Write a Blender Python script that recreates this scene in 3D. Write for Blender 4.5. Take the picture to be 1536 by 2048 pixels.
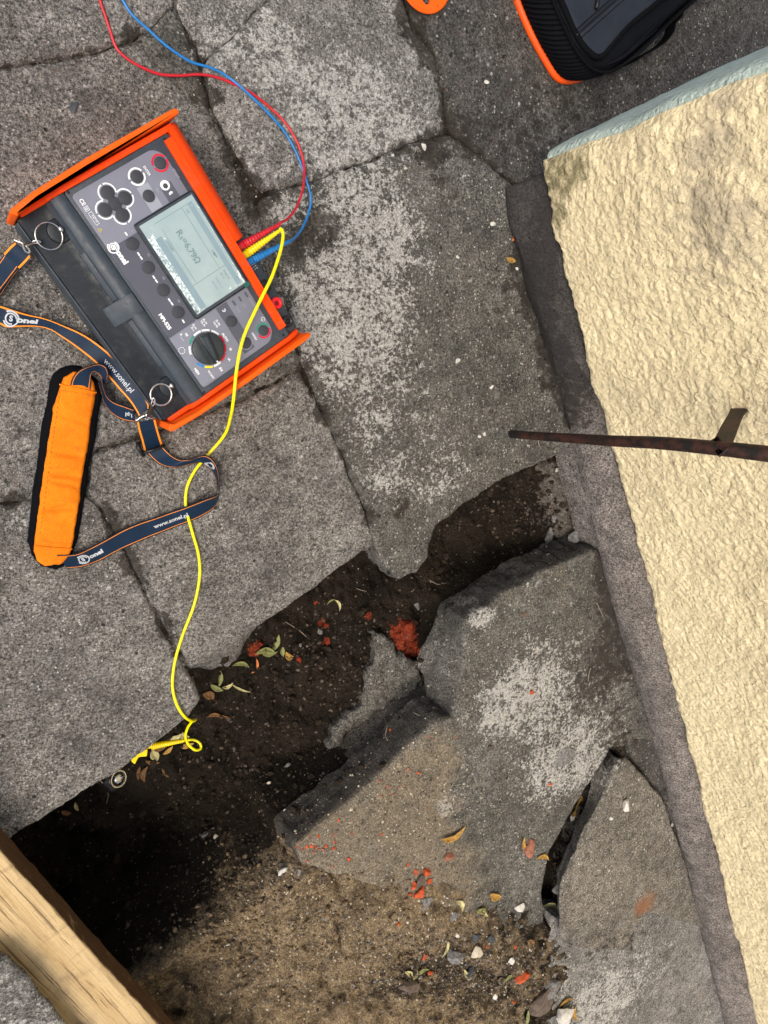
import bpy, bmesh, math, random
import numpy as np
from mathutils import Vector, Matrix, Euler
from mathutils.bvhtree import BVHTree
random.seed(7)
SC = bpy.context.scene
for o in list(bpy.data.objects): bpy.data.objects.remove(o)
COL = SC.collection

# ---------------------------------------------------------------- camera
F = 1480.0; H = 1.0                       # focal length in px of the 1536 px wide photograph, eye height (m)
_d = np.array([-835., -345., F]); _d /= np.linalg.norm(_d)
_Z = -_d; _X = np.array([1., 0, 0]); _X -= _X.dot(_Z)*_Z; _X /= np.linalg.norm(_X); _Y = np.cross(_Z, _X)
RW = np.array([_X, _Y, _Z])               # camera (x right, y down, z forward) -> world
def ray(px, py):
    return RW @ np.array([(px-768)/F, (py-1024)/F, 1.0])
def P(px, py, z=0.0):                     # the point at height z seen at that place of the photograph
    r = ray(px, py); t = (z-H)/r[2]
    return np.array([0, 0, H]) + t*r
cam = bpy.data.cameras.new('camera'); cam_o = bpy.data.objects.new('camera', cam); COL.objects.link(cam_o)
R3 = RW @ np.diag([1, -1, -1])
M = Matrix([[*R3[0], 0], [*R3[1], 0], [*R3[2], H], [0, 0, 0, 1]])
cam_o.matrix_world = M
cam.sensor_fit = 'HORIZONTAL'; cam.sensor_width = 36; cam.lens = 36*F/1536
cam.clip_start = 0.01; cam.clip_end = 200
SC.camera = cam_o
# ---------------------------------------------------------------- light
SUN_DIR = Vector((-0.55, -0.12, 0.86)).normalized()      # towards the sun
elev = math.asin(SUN_DIR.z); azi = math.atan2(SUN_DIR.x, SUN_DIR.y)
w = bpy.data.worlds.new('World'); SC.world = w; w.use_nodes = True
nt = w.node_tree; bg = nt.nodes['Background']
sky = nt.nodes.new('ShaderNodeTexSky'); sky.sky_type = 'NISHITA'; sky.sun_disc = False
sky.sun_elevation = elev; sky.sun_rotation = azi; sky.air_density = 1.0; sky.dust_density = 5.0; sky.ozone_density = 0.6
nt.links.new(sky.outputs[0], bg.inputs[0]); bg.inputs[1].default_value = 0.135
sl = bpy.data.lights.new('sun', 'SUN'); sl.energy = 1.15; sl.angle = math.radians(32); sl.color = (1.0, 0.955, 0.88)
so = bpy.data.objects.new('sun', sl); COL.objects.link(so); so.location = (0, 0, 5)
so.rotation_euler = SUN_DIR.to_track_quat('Z', 'Y').to_euler()
SC.view_settings.view_transform = 'Standard'; SC.view_settings.look = 'None'
SC.view_settings.gamma = 1.0; SC.view_settings.exposure = 0.5

# ---------------------------------------------------------------- materials
def nodes(name):
    m = bpy.data.materials.new(name); m.use_nodes = True
    n = m.node_tree; b = n.nodes['Principled BSDF']
    return m, n, b
class N:
    def __init__(s, name):
        s.m, s.n, s.b = nodes(name)
        s.pos = s.n.nodes.new('ShaderNodeNewGeometry').outputs['Position']
    def lk(s, a, b): s.n.links.new(a, b)
    def noise(s, scale, detail=4, rough=.5, dist=0, vec=None):
        t = s.n.nodes.new('ShaderNodeTexNoise'); t.inputs['Scale'].default_value = scale
        t.inputs['Detail'].default_value = detail; t.inputs['Roughness'].default_value = rough
        t.inputs['Distortion'].default_value = dist
        s.lk(vec if vec is not None else s.pos, t.inputs['Vector']); return t.outputs['Fac']
    def voro(s, scale, feature='F1', out='Distance', rnd=1, vec=None):
        t = s.n.nodes.new('ShaderNodeTexVoronoi'); t.feature = feature; t.inputs['Scale'].default_value = scale
        t.inputs['Randomness'].default_value = rnd
        s.lk(vec if vec is not None else s.pos, t.inputs['Vector']); return t.outputs[out]
    def mr(s, v, a, b, c=0., d=1.):
        t = s.n.nodes.new('ShaderNodeMapRange'); t.inputs[1].default_value = a; t.inputs[2].default_value = b
        t.inputs[3].default_value = c; t.inputs[4].default_value = d; s.lk(v, t.inputs[0]); return t.outputs[0]
    def mth(s, op, a, b=None, c=None):
        t = s.n.nodes.new('ShaderNodeMath'); t.operation = op
        for i, x in enumerate((a, b, c)):
            if x is None: continue
            if isinstance(x, (int, float)): t.inputs[i].default_value = x
            else: s.lk(x, t.inputs[i])
        return t.outputs[0]
    def mix(s, f, a, b, blend='MIX'):
        t = s.n.nodes.new('ShaderNodeMix'); t.data_type = 'RGBA'; t.blend_type = blend
        for sock, x in ((t.inputs[0], f), (t.inputs[6], a), (t.inputs[7], b)):
            if isinstance(x, (int, float)): sock.default_value = x
            elif isinstance(x, tuple): sock.default_value = (*x, 1)
            else: s.lk(x, sock)
        return t.outputs[2]
    def attr(s, name):
        t = s.n.nodes.new('ShaderNodeAttribute'); t.attribute_name = name
        q = s.n.nodes.new('ShaderNodeSeparateColor'); s.lk(t.outputs['Color'], q.inputs[0]); return q.outputs
    def bump(s, h, strength=.5, dist=.002, prev=None):
        t = s.n.nodes.new('ShaderNodeBump'); t.inputs['Strength'].default_value = strength
        t.inputs['Distance'].default_value = dist; s.lk(h, t.inputs['Height'])
        if prev is not None: s.lk(prev, t.inputs['Normal'])
        return t.outputs[0]
    def sep(s, v):
        t = s.n.nodes.new('ShaderNodeSeparateXYZ'); s.lk(v, t.inputs[0]); return t.outputs
    def scl(s, v, xyz):
        t = s.n.nodes.new('ShaderNodeMapping'); t.inputs['Scale'].default_value = xyz; s.lk(v, t.inputs[0]); return t.outputs[0]
    def done(s, col, rough=.8, nrm=None, spec=.3, **kw):
        if isinstance(col, tuple): s.b.inputs['Base Color'].default_value = (*col, 1)
        else: s.lk(col, s.b.inputs['Base Color'])
        if isinstance(rough, (int, float)): s.b.inputs['Roughness'].default_value = rough
        else: s.lk(rough, s.b.inputs['Roughness'])
        s.b.inputs['Specular IOR Level'].default_value = spec
        if nrm is not None: s.lk(nrm, s.b.inputs['Normal'])
        for k, v in kw.items(): s.b.inputs[k.replace('_', ' ')].default_value = v
        return s.m

def concrete(name, lo=(.112, .110, .104), hi=(.245, .238, .224), speck=1.0, seed=0., attrs=True, warm=None):
    s = N(name)
    mp = s.n.nodes.new('ShaderNodeMapping'); mp.inputs['Location'].default_value = (seed, seed*.7, 0); s.lk(s.pos, mp.inputs[0]); s.pos = mp.outputs[0]
    big = s.noise(6, 7, .7); mid = s.noise(42, 7, .75); fine = s.noise(270, 4, .75); grain = s.noise(620, 3, .7)
    c = s.mix(s.mr(big, .3, .7), lo, hi)
    c = s.mix(1, c, s.mix(s.mr(mid, .3, .72), (.50, .49, .48), (1.45, 1.44, 1.42)), 'MULTIPLY')
    c = s.mix(1, c, s.mix(s.mr(fine, .34, .66), (.20, .19, .18), (2.05, 2.04, 2.02)), 'MULTIPLY')
    c = s.mix(1, c, s.mix(s.mr(grain, .36, .64), (.38, .37, .36), (1.68, 1.66, 1.62)), 'MULTIPLY')
    c = s.mix(s.mth('MULTIPLY', s.mr(s.noise(11, 8, .75, .4), .53, .66), .55), c, (.055, .052, .047))
    c = s.mix(s.mth('MULTIPLY', s.mr(s.noise(19, 9, .78, .2), .55, .68), .40), c, s.mix(s.mr(fine, .35, .65), (.16, .155, .145), (.50, .49, .46)))
    # aggregate: small stones of different tones showing through
    vd = s.voro(170); vc = s.voro(170, out='Color'); q = s.n.nodes.new('ShaderNodeSeparateColor'); s.lk(vc, q.inputs[0])
    st = s.mth('MULTIPLY', s.mr(vd, .34, .26), s.mr(q.outputs[0], .70, .74))
    ramp = s.n.nodes.new('ShaderNodeValToRGB'); s.lk(q.outputs[1], ramp.inputs[0])
    e = ramp.color_ramp; e.interpolation = 'CONSTANT'; e.elements[0].color = (.045, .045, .045, 1); e.elements[1].position = .35; e.elements[1].color = (.33, .30, .25, 1)
    x = e.elements.new(.62); x.color = (.17, .10, .07, 1); x = e.elements.new(.74); x.color = (.5, .48, .44, 1); x = e.elements.new(.9); x.color = (.07, .06, .05, 1)
    c = s.mix(s.mth('MULTIPLY', st, .75*speck), c, ramp.outputs[0])
    vd2 = s.voro(48); vc2 = s.voro(48, out='Color'); q2 = s.n.nodes.new('ShaderNodeSeparateColor'); s.lk(vc2, q2.inputs[0])
    st2 = s.mth('MULTIPLY', s.mr(vd2, .30, .22), s.mr(q2.outputs[0], .93, .95))
    c = s.mix(s.mth('MULTIPLY', st2, .5*speck), c, s.mix(q2.outputs[1], (.05, .045, .04), (.26, .24, .21)))
    vd3 = s.voro(260); vc3 = s.voro(260, out='Color'); q3 = s.n.nodes.new('ShaderNodeSeparateColor'); s.lk(vc3, q3.inputs[0])
    st3 = s.mth('MULTIPLY', s.mr(vd3, .36, .3), s.mr(q3.outputs[2], .965, .975))
    c = s.mix(s.mth('MULTIPLY', st3, .85*speck), c, (.62, .60, .55))
    vd5 = s.voro(90); vc5 = s.voro(90, out='Color'); q5 = s.n.nodes.new('ShaderNodeSeparateColor'); s.lk(vc5, q5.inputs[0])
    st5 = s.mth('MULTIPLY', s.mr(s.mth('ADD', vd5, s.mth('MULTIPLY', s.mth('SUBTRACT', fine, .5), .35)), .26, .20), s.mr(q5.outputs[1], .95, .965))
    c = s.mix(s.mth('MULTIPLY', st5, .8*speck), c, s.mix(q5.outputs[0], (.30, .28, .25), (.62, .60, .56)))
    # pores
    vp = s.voro(75); vpc = s.voro(75, out='Color'); q4 = s.n.nodes.new('ShaderNodeSeparateColor'); s.lk(vpc, q4.inputs[0])
    pore = s.mth('MULTIPLY', s.mr(vp, .22, .12), s.mr(q4.outputs[0], .9, .94))
    c = s.mix(s.mth('MULTIPLY', pore, .8), c, (.02, .018, .015))
    if attrs:
        a = s.attr('stain'); b2 = s.attr('stain2')
        ln = s.noise(165, 6, .78, .2); ln2 = s.noise(34, 5, .65)
        lt = s.mth('SUBTRACT', s.mth('ADD', s.mth('MULTIPLY', ln, .72), s.mth('MULTIPLY', ln2, .28)), s.mr(a[0], 0, 1, .655, .466))
        lm = s.mth('MULTIPLY', s.mr(lt, -.008, .045), s.mr(a[0], .02, .2))
        c = s.mix(s.mth('MULTIPLY', a[0], .5), c, (.055, .052, .045))
        c = s.mix(s.mth('MULTIPLY', s.mth('MULTIPLY', lm, s.mr(grain, .32, .54, .3, 1)), .85), c, s.mix(s.mr(fine, .35, .65), (.34, .33, .30), (.84, .82, .75)))
        dn = s.noise(60, 8, .72, .3)
        dt = s.mth('SUBTRACT', dn, s.mr(a[1], 0, 1, .72, .36))
        dm = s.mth('MULTIPLY', s.mr(dt, 0, .1), s.mr(a[1], .02, .25))
        c = s.mix(s.mth('MULTIPLY', dm, .85), c, s.mix(s.mr(mid, .3, .7), (.016, .012, .009), (.055, .046, .036)))
        tn = s.noise(24, 9, .72)
        tm = s.mth('MULTIPLY', s.mr(s.mth('SUBTRACT', tn, s.mr(a[2], 0, 1, .74, .22)), -.02, .28), s.mr(a[2], .02, .4))
        c = s.mix(s.mth('MULTIPLY', tm, s.mr(mid, .32, .66, .35, .8)), c, s.mix(s.mr(fine, .35, .65), (.13, .10, .063), (.39, .315, .21)))
        rm = s.mth('MULTIPLY', s.mr(s.mth('SUBTRACT', s.noise(70, 6, .7), s.mr(b2[0], 0, 1, .72, .28)), 0, .25), s.mr(b2[0], .02, .4))
        c = s.mix(s.mth('MULTIPLY', rm, .8), c, (.26, .11, .045))
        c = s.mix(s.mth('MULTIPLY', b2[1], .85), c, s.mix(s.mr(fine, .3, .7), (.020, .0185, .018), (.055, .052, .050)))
    hgt = s.mth('ADD', s.mth('MULTIPLY', fine, 1.0), s.mth('ADD', s.mth('MULTIPLY', mid, 1.6), s.mth('MULTIPLY', grain, .35)))
    hgt = s.mth('SUBTRACT', hgt, s.mth('MULTIPLY', pore, 1.2))
    nr = s.bump(hgt, 1.0, .0036)
    return s.done(c, .93, nr, spec=.18)

def soil_mat():
    s = N('soil')
    a = s.attr('stain'); b2 = s.attr('stain2')
    big = s.noise(14, 6, .65); mid = s.noise(70, 6, .7); fine = s.noise(300, 4, .7); grain = s.noise(800, 2, .6)
    c = s.mix(s.mr(big, .32, .68), (.009, .007, .005), (.034, .026, .018))
    tm = s.mth('MULTIPLY', s.mr(s.mth('SUBTRACT', s.noise(30, 7, .65), s.mr(a[2], 0, 1, .74, .28)), 0, .2), s.mr(a[2], .02, .3))
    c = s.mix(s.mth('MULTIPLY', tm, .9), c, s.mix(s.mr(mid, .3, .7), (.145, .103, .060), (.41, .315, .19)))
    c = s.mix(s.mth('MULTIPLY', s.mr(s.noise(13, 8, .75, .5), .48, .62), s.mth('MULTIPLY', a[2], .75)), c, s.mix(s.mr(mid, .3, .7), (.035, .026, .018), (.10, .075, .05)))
    gm = s.mth('MULTIPLY', s.mr(s.mth('SUBTRACT', s.noise(34, 7, .65), s.mr(b2[1], 0, 1, .72, .25)), 0, .08), s.mr(b2[1], .02, .3))
    c = s.mix(gm, c, s.mix(s.mr(mid, .3, .7), (.085, .075, .062), (.19, .175, .15)))
    rm = s.mth('MULTIPLY', s.mr(s.mth('SUBTRACT', s.noise(60, 6, .7), s.mr(b2[0], 0, 1, .72, .25)), 0, .1), s.mr(b2[0], .02, .4))
    c = s.mix(rm, c, s.mix(s.mr(mid, .3, .7), (.14, .022, .010), (.40, .075, .03)))
    dm = s.mth('MULTIPLY', s.mr(s.mth('SUBTRACT', s.noise(50, 7, .7), s.mr(a[1], 0, 1, .72, .34)), 0, .1), s.mr(a[1], .02, .3))
    c = s.mix(s.mth('MULTIPLY', dm, .8), c, (.022, .017, .012))
    c = s.mix(1, c, s.mix(s.mr(fine, .33, .67), (.42, .41, .40), (1.65, 1.64, 1.62)), 'MULTIPLY')
    c = s.mix(1, c, s.mix(s.mr(grain, .3, .7), (.6, .6, .6), (1.4, 1.4, 1.4)), 'MULTIPLY')
    vd3 = s.voro(210); vc3 = s.voro(210, out='Color'); q3 = s.n.nodes.new('ShaderNodeSeparateColor'); s.lk(vc3, q3.inputs[0])
    st3 = s.mth('MULTIPLY', s.mr(vd3, .36, .3), s.mr(q3.outputs[2], .93, .95))
    c = s.mix(s.mth('MULTIPLY', st3, .7), c, s.mix(q3.outputs[0], (.09, .07, .055), (.38, .35, .30)))
    hgt = s.mth('ADD', s.mth('MULTIPLY', fine, 1.0), s.mth('MULTIPLY', mid, 3.2))
    return s.done(c, .95, s.bump(hgt, 1.0, .004), spec=.12)

def plain(name, col, rough=.5, spec=.4, bumpscale=None, bumpd=.0003, var=.12, vscale=30, dust=0, **kw):
    s = N(name)
    n = s.noise(vscale, 5, .6); f = s.noise(vscale*12, 2, .5)
    lo = tuple(x*(1-var) for x in col); hi = tuple(min(1, x*(1+var)) for x in col)
    c = s.mix(s.mr(n, .3, .7), lo, hi)
    r = s.mr(f, .3, .7, max(.02, rough-.08), min(1, rough+.08))
    if dust:
        c = s.mix(s.mth('MULTIPLY', s.mr(s.noise(70, 8, .75), .5, .75), dust), c, (.30, .27, .23)); c = s.mix(s.mth('MULTIPLY', s.mr(s.noise(1400, 2, .6), .70, .74), dust*2), c, (.5, .48, .44))
        r = s.mth('ADD', r, s.mth('MULTIPLY', s.mr(s.noise(40, 7, .75, .6), .45, .65), .22))
    nr = s.bump(s.noise(bumpscale, 3, .6), .6, bumpd) if bumpscale else None
    return s.done(c, r, nr, spec=spec, **kw)

M_SOIL = soil_mat()
M_CON = [concrete('concrete_a', seed=.0), concrete('concrete_b', (.14, .139, .134), (.30, .295, .282), seed=3.1),
         concrete('concrete_c', (.070, .070, .063), (.168, .165, .150), seed=7.3), concrete('concrete_d', (.05, .048, .046), (.11, .105, .098), seed=5.7)]
M_BROK = concrete('concrete_smooth', (.135, .128, .112), (.215, .203, .178), speck=1.25, seed=9.1)
M_PLINTH = concrete('plinth_render', (.115, .105, .10), (.21, .193, .182), speck=.35, seed=2.2)
def stucco_mat(name, base, dark, dirtc):
    s = N(name)
    a = s.attr('stain')
    n1 = s.noise(10, 5, .6); n2 = s.noise(120, 5, .65); n3 = s.noise(500, 3, .6)
    c = s.mix(s.mr(n1, .3, .7), dark, base)
    c = s.mix(s.mth('MULTIPLY', s.mr(n2, .55, .32), .5), c, tuple(x*.72 for x in dark))
    gm = s.mth('MULTIPLY', s.mr(s.mth('SUBTRACT', s.noise(24, 7, .68), s.mr(a[1], 0, 1, .74, .34)), 0, .22), s.mr(a[1], .02, .3))
    c = s.mix(s.mth('MULTIPLY', gm, .75), c, dirtc)
    mo = s.mth('MULTIPLY', s.mr(s.mth('SUBTRACT', s.noise(60, 8, .72), s.mr(a[2], 0, 1, .70, .34)), 0, .2), s.mr(a[2], .02, .3))
    c = s.mix(s.mth('MULTIPLY', mo, .85), c, (.13, .115, .05))
    # hairline cracks
    vv = s.n.nodes.new('ShaderNodeVectorMath'); vv.operation = 'ADD'
    nn = s.n.nodes.new('ShaderNodeTexNoise'); nn.inputs['Scale'].default_value = 22; nn.inputs['Detail'].default_value = 5; s.lk(s.pos, nn.inputs['Vector'])
    sc = s.n.nodes.new('ShaderNodeVectorMath'); sc.operation = 'SCALE'; sc.inputs['Scale'].default_value = .10; s.lk(nn.outputs['Color'], sc.inputs[0])
    s.lk(s.pos, vv.inputs[0]); s.lk(sc.outputs[0], vv.inputs[1])
    cr = s.voro(7, 'DISTANCE_TO_EDGE', vec=vv.outputs[0])
    ck = s.mth('MULTIPLY', s.mr(cr, .006, .002), s.mr(s.noise(9, 3, .5), .57, .63))
    c = s.mix(s.mth('MULTIPLY', ck, .7), c, tuple(x*.35 for x in dark))
    spots = s.mth('MULTIPLY', s.mr(s.voro(60), .12, .06), s.mr(s.noise(30, 2, .5), .55, .6))
    c = s.mix(s.mth('MULTIPLY', spots, .6), c, tuple(x*.3 for x in dark))
    n4 = s.noise(170, 3, .55, .25); n5 = s.mth('SUBTRACT', 1.0, s.voro(150, 'SMOOTH_F1'))
    c = s.mix(s.mth('MULTIPLY', s.mr(n4, .52, .30), .45), c, tuple(x*.62 for x in dark)); c = s.mix(s.mth('MULTIPLY', s.mr(n3, .6, .8), .35), c, tuple(min(1, x*1.12) for x in base))
    h = s.mth('ADD', s.mth('ADD', s.mth('MULTIPLY', n3, .5), s.mth('MULTIPLY', n4, 1.8)), s.mth('MULTIPLY', n5, 1.1))
    return s.done(c, .85, s.bump(h, 1.0, .0023), spec=.2)
M_YEL = stucco_mat('yellow_stucco', (.88, .755, .47), (.75, .64, .40), (.36, .305, .225))
M_GRN = stucco_mat('green_plaster', (.56, .67, .60), (.46, .56, .50), (.20, .24, .21))
M_ORG = plain('orange_plastic', (.86, .065, .004), .5, .12, var=.06, dust=.12)
M_ORG2 = plain('orange_plastic_bumper', (.88, .115, .006), .5, .12, var=.06, dust=.12)
M_HOUS = plain('charcoal_plastic', (.038, .050, .062), .42, .35, bumpscale=1500, bumpd=.00015, var=.10, dust=.12)
M_DECK = plain('black_blue_plastic', (.008, .0125, .017), .42, .3, bumpscale=1500, bumpd=.0001, dust=.12)
M_PANL = plain('light_grey_panel', (.185, .195, .235), .5, .35, var=.05, dust=.12)
M_PAND = plain('mid_grey_panel', (.085, .088, .110), .5, .35, var=.05)
M_PANX = plain('pale_grey_panel', (.30, .32, .36), .5, .35, var=.05)
M_BTN = plain('rubber_button', (.042, .045, .052), .6, .3, bumpscale=2500, bumpd=.0001, var=.08)
M_KNOB = plain('knob_black', (.018, .024, .026), .32, .5, dust=.12)
M_WHT = plain('white_print', (.80, .82, .82), .5, .3, var=.03)
M_RED = plain('red_print', (.62, .012, .035), .5, .3)
M_GREEN = plain('green_print', (.03, .26, .17), .5, .3)
M_BLUEP = plain('blue_print', (.02, .22, .60), .5, .3)
M_YELP = plain('yellow_print', (.88, .72, .02), .5, .3)
M_YELD = plain('yellow_dim_print', (.55, .45, .10), .5, .3)
M_CRED = plain('red_cable', (.52, .012, .022), .33, .5, var=.2, vscale=150)
M_CBLU = plain('blue_cable', (.012, .17, .46), .33, .5, var=.2, vscale=150)
M_CYEL = plain('yellow_cable', (.90, .78, .0), .35, .45, var=.2, vscale=150)
M_CYEP = plain('yellow_plastic', (.82, .60, .0), .35, .45, var=.06)
M_STEEL = plain('steel', (.62, .61, .59), .25, .5, Metallic=1.0)
M_DSTEEL = plain('dark_steel', (.10, .085, .07), .4, .5, Metallic=.8)
M_BLK = plain('black_plastic', (.006, .006, .007), .45, .4)
M_BLKM = plain('black_rubber_glossy', (.012, .012, .013), .25, .5)
M_REDJ = plain('red_socket', (.80, .01, .02), .35, .5)
M_LCDINK = plain('lcd_ink', (.16, .24, .24), .5, .2, var=.1)
M_LCDBAR = plain('lcd_bar', (.22, .31, .34), .5, .2, var=.05)
def lcd_mat():
    s = N('lcd'); c = s.mix(s.mr(s.noise(20, 5, .6), .3, .7), (.27, .365, .37), (.36, .455, .45))
    a = s.attr('stain')
    refl = s.mr(s.mth('SUBTRACT', s.noise(260, 5, .55, 1.2), s.mr(a[0], 0, 1, .9, .42)), 0, .05)
    c = s.mix(s.mth('MULTIPLY', refl, s.mr(a[0], .05, .3)), c, (.70, .78, .78))  # reflected sky and trees, with film smears, painted as pale blotches
    dk = s.mr(s.mth('SUBTRACT', s.noise(200, 4, .5, .5), s.mr(a[1], 0, 1, .9, .42)), 0, .2)
    c = s.mix(s.mth('MULTIPLY', dk, s.mr(a[1], .05, .3)), c, (.13, .19, .19))
    return s.done(c, .35, None, spec=.5, Coat_Weight=1.0, Coat_Roughness=.04)
M_LCD = lcd_mat()
def fabric(name, col, col2=None, sc=900, rough=.9):
    s = N(name); wv = s.noise(sc, 2, .5); n = s.noise(25, 5, .65)
    c = s.mix(s.mr(n, .3, .7), tuple(x*.85 for x in col), tuple(x*1.12 for x in col))
    if col2: c = s.mix(s.mth('MULTIPLY', s.mr(s.noise(90, 6, .7), .56, .72), .5), c, col2)
    c = s.mix(1, c, s.mix(s.mr(wv, .3, .7), (.75, .75, .75), (1.2, 1.2, 1.2)), 'MULTIPLY')
    return s.done(c, rough, s.bump(wv, .5, .0004), spec=.08)
M_FORG = fabric('orange_fabric', (.80, .205, .010), (.45, .12, .02))
M_FBLK = fabric('black_fabric', (.004, .004, .005))
M_FBLK2 = fabric('black_bag_fabric', (.0055, .006, .008), rough=.7)
M_FGRY = fabric('slate_bag_fabric', (.024, .029, .038), sc=1400)
M_FORGP = plain('orange_piping', (.86, .09, .004), .45, .4, bumpscale=900, bumpd=.0002)
def strap_mat(name, edge):
    s = N(name)
    uv = s.n.nodes.new('ShaderNodeUVMap').outputs[0]; x = s.sep(uv)[0]
    d = s.mth('ABSOLUTE', s.mth('SUBTRACT', x, .5))            # 0 centre .. .5 edge
    if edge: band = s.mr(d, .375, .385)
    else: band = s.mth('MULTIPLY', s.mr(d, .395, .402), s.mr(d, .435, .428))
    wv = s.noise(1100, 2, .5)
    c = s.mix(band, (.005, .018, .042), (.85, .27, .02))
    if edge:
        c = s.mix(s.mr(d, .475, .485), c, (.008, .010, .014))
        c = s.mix(s.mth('MULTIPLY', s.mr(d, .350, .357), s.mr(d, .380, .374)), c, (.008, .010, .014))
    else: c = s.mix(s.mr(d, .44, .45), c, (.010, .014, .022))
    c = s.mix(1, c, s.mix(s.mr(wv, .3, .7), (.8, .8, .8), (1.2, 1.2, 1.2)), 'MULTIPLY')
    return s.done(c, .5, s.bump(wv, .4, .0003), spec=.22)
M_STRW = strap_mat('strap_wide_orange', True); M_STRN = strap_mat('strap_thin_orange', False)
def wood_mat():
    s = N('timber'); o = s.n.nodes.new('ShaderNodeTexCoord').outputs['Object']
    st = s.scl(o, (2.2, 60, 60)); g = s.noise(1, 7, .7, .8, vec=st); g2 = s.noise(3, 6, .7, .3, vec=s.scl(o, (4, 190, 190)))
    c = s.mix(s.mr(g, .3, .7), (.44, .30, .13), (.66, .50, .27))
    c = s.mix(s.mth('MULTIPLY', s.mr(g2, .5, .68), .6), c, (.26, .16, .075)); c = s.mix(s.mth('MULTIPLY', s.mr(s.noise(260, 4, .7), .56, .68), .35), c, (.25, .18, .10))
    c = s.mix(s.mth('MULTIPLY', s.mr(s.noise(2, 4, .6, .5, vec=s.scl(o, (3, 120, 120))), .60, .63), .8), c, (.12, .07, .035)); kv = s.voro(1, vec=s.scl(o, (9, 16, 16))); c = s.mix(s.mth('MULTIPLY', s.mr(kv, .16, .07), .7), c, (.10, .055, .03))
    st2 = s.noise(14, 6, .65); c = s.mix(s.mth('MULTIPLY', s.mr(st2, .56, .70), .55), c, (.17, .12, .08))
    saw = s.noise(1, 3, .5, .3, vec=s.scl(o, (55, 5, 5))); c = s.mix(s.mth('MULTIPLY', s.mr(saw, .62, .70), .3), c, (.22, .13, .06))
    a = s.attr('stain')
    c = s.mix(s.mth('MULTIPLY', s.mr(s.mth('SUBTRACT', s.noise(16, 6, .6), s.mr(a[1], 0, 1, .75, .1)), 0, .6), .9), c, (.15, .115, .085))  # soft slab shadow put into the wood colour
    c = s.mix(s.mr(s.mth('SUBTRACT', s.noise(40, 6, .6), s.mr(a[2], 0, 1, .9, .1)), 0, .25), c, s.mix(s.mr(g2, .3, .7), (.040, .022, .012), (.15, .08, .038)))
    return s.done(c, .75, s.bump(g2, .5, .0012), spec=.25)
M_WOOD = wood_mat()
def rust_mat():
    s = N('rusty_painted_steel'); n = s.noise(60, 6, .7)
    c = s.mix(s.mr(n, .42, .58), (.010, .008, .007), (.050, .019, .013)); c = s.mix(s.mr(s.noise(25, 3, .5), .56, .6), c, (.012, .010, .010))
    return s.done(c, .6, s.bump(s.noise(300, 4, .6), .6, .0012), spec=.35)
M_RUST = rust_mat()
M_BRICK = plain('brick_red', (.44, .085, .032), .95, .1, bumpscale=250, bumpd=.003, var=.4, vscale=120)
M_BRICKD = plain('brick_dark', (.17, .028, .012), .95, .1, bumpscale=250, bumpd=.003, var=.6, vscale=200)
M_BRICKP = plain('brick_pale', (.30, .13, .085), .95, .1, bumpscale=250, bumpd=.003, var=.35, vscale=120)
M_STW = plain('stone_white', (.55, .53, .47), .85, .2, bumpscale=300, bumpd=.002, var=.2, vscale=150)
M_STG = plain('stone_grey', (.16, .155, .145), .8, .25, bumpscale=300, bumpd=.003, var=.6, vscale=200)
M_STD = plain('stone_dark', (.055, .06, .065), .75, .3, bumpscale=300, bumpd=.003, var=.6, vscale=200)
M_STB = plain('stone_beige', (.46, .41, .31), .85, .2, bumpscale=300, bumpd=.002, var=.3, vscale=120)
M_STBR = plain('stone_brown', (.11, .085, .065), .9, .15, bumpscale=300, bumpd=.003, var=.4, vscale=100)
M_LFY = plain('leaf_ochre', (.34, .20, .045), .6, .3, var=.5, vscale=160)
M_LFG = plain('leaf_olive', (.19, .20, .07), .6, .3, var=.4, vscale=160)
M_LFP = plain('leaf_pale', (.42, .38, .18), .6, .3, var=.4, vscale=160)
M_LFB = plain('leaf_brown', (.16, .085, .035), .7, .2, var=.5, vscale=160)
M_LFO = plain('leaf_orange', (.50, .17, .045), .6, .3, var=.4, vscale=160)
M_ROOT = plain('dry_root', (.30, .25, .19), .8, .2, var=.3, vscale=100)

# ---------------------------------------------------------------- helpers
def tag(o, label=None, cat=None, group=None, kind=None):
    if label: o['label'] = label
    if cat: o['category'] = cat
    if group: o['group'] = group
    if kind: o['kind'] = kind
    return o
def empty(name, loc=(0, 0, 0), rz=0, **k):
    o = bpy.data.objects.new(name, None); COL.objects.link(o); o.location = loc; o.rotation_euler = (0, 0, rz)
    o.empty_display_size = .02
    return tag(o, **k)
def mk(name, V, Fc, mat, parent=None, smooth=True, recentre=False, **k):
    me = bpy.data.meshes.new(name); V = [tuple(map(float, v)) for v in V]
    loc = (0, 0, 0)
    if recentre:
        a = np.array(V); loc = ((a[:, 0].min()+a[:, 0].max())/2, (a[:, 1].min()+a[:, 1].max())/2, a[:, 2].min()); V = [tuple(x) for x in (a-np.array(loc)).tolist()]
    me.from_pydata(V, [], [tuple(map(int, f)) for f in Fc]); me.update()
    if smooth:
        me.polygons.foreach_set('use_smooth', [True]*len(me.polygons))
    for m in (mat if isinstance(mat, list) else [mat]): me.materials.append(m)
    o = bpy.data.objects.new(name, me); COL.objects.link(o); o.location = loc
    if parent is not None: o.parent = parent
    return tag(o, **k)
def from_bm(name, bm, mat, parent=None, smooth=False, recalc=True, **k):
    if recalc: bmesh.ops.recalc_face_normals(bm, faces=bm.faces)
    me = bpy.data.meshes.new(name); bm.to_mesh(me); bm.free()
    if smooth: me.polygons.foreach_set('use_smooth', [True]*len(me.polygons))
    me.materials.append(mat)
    o = bpy.data.objects.new(name, me); COL.objects.link(o)
    if parent is not None: o.parent = parent
    return tag(o, **k)
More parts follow.
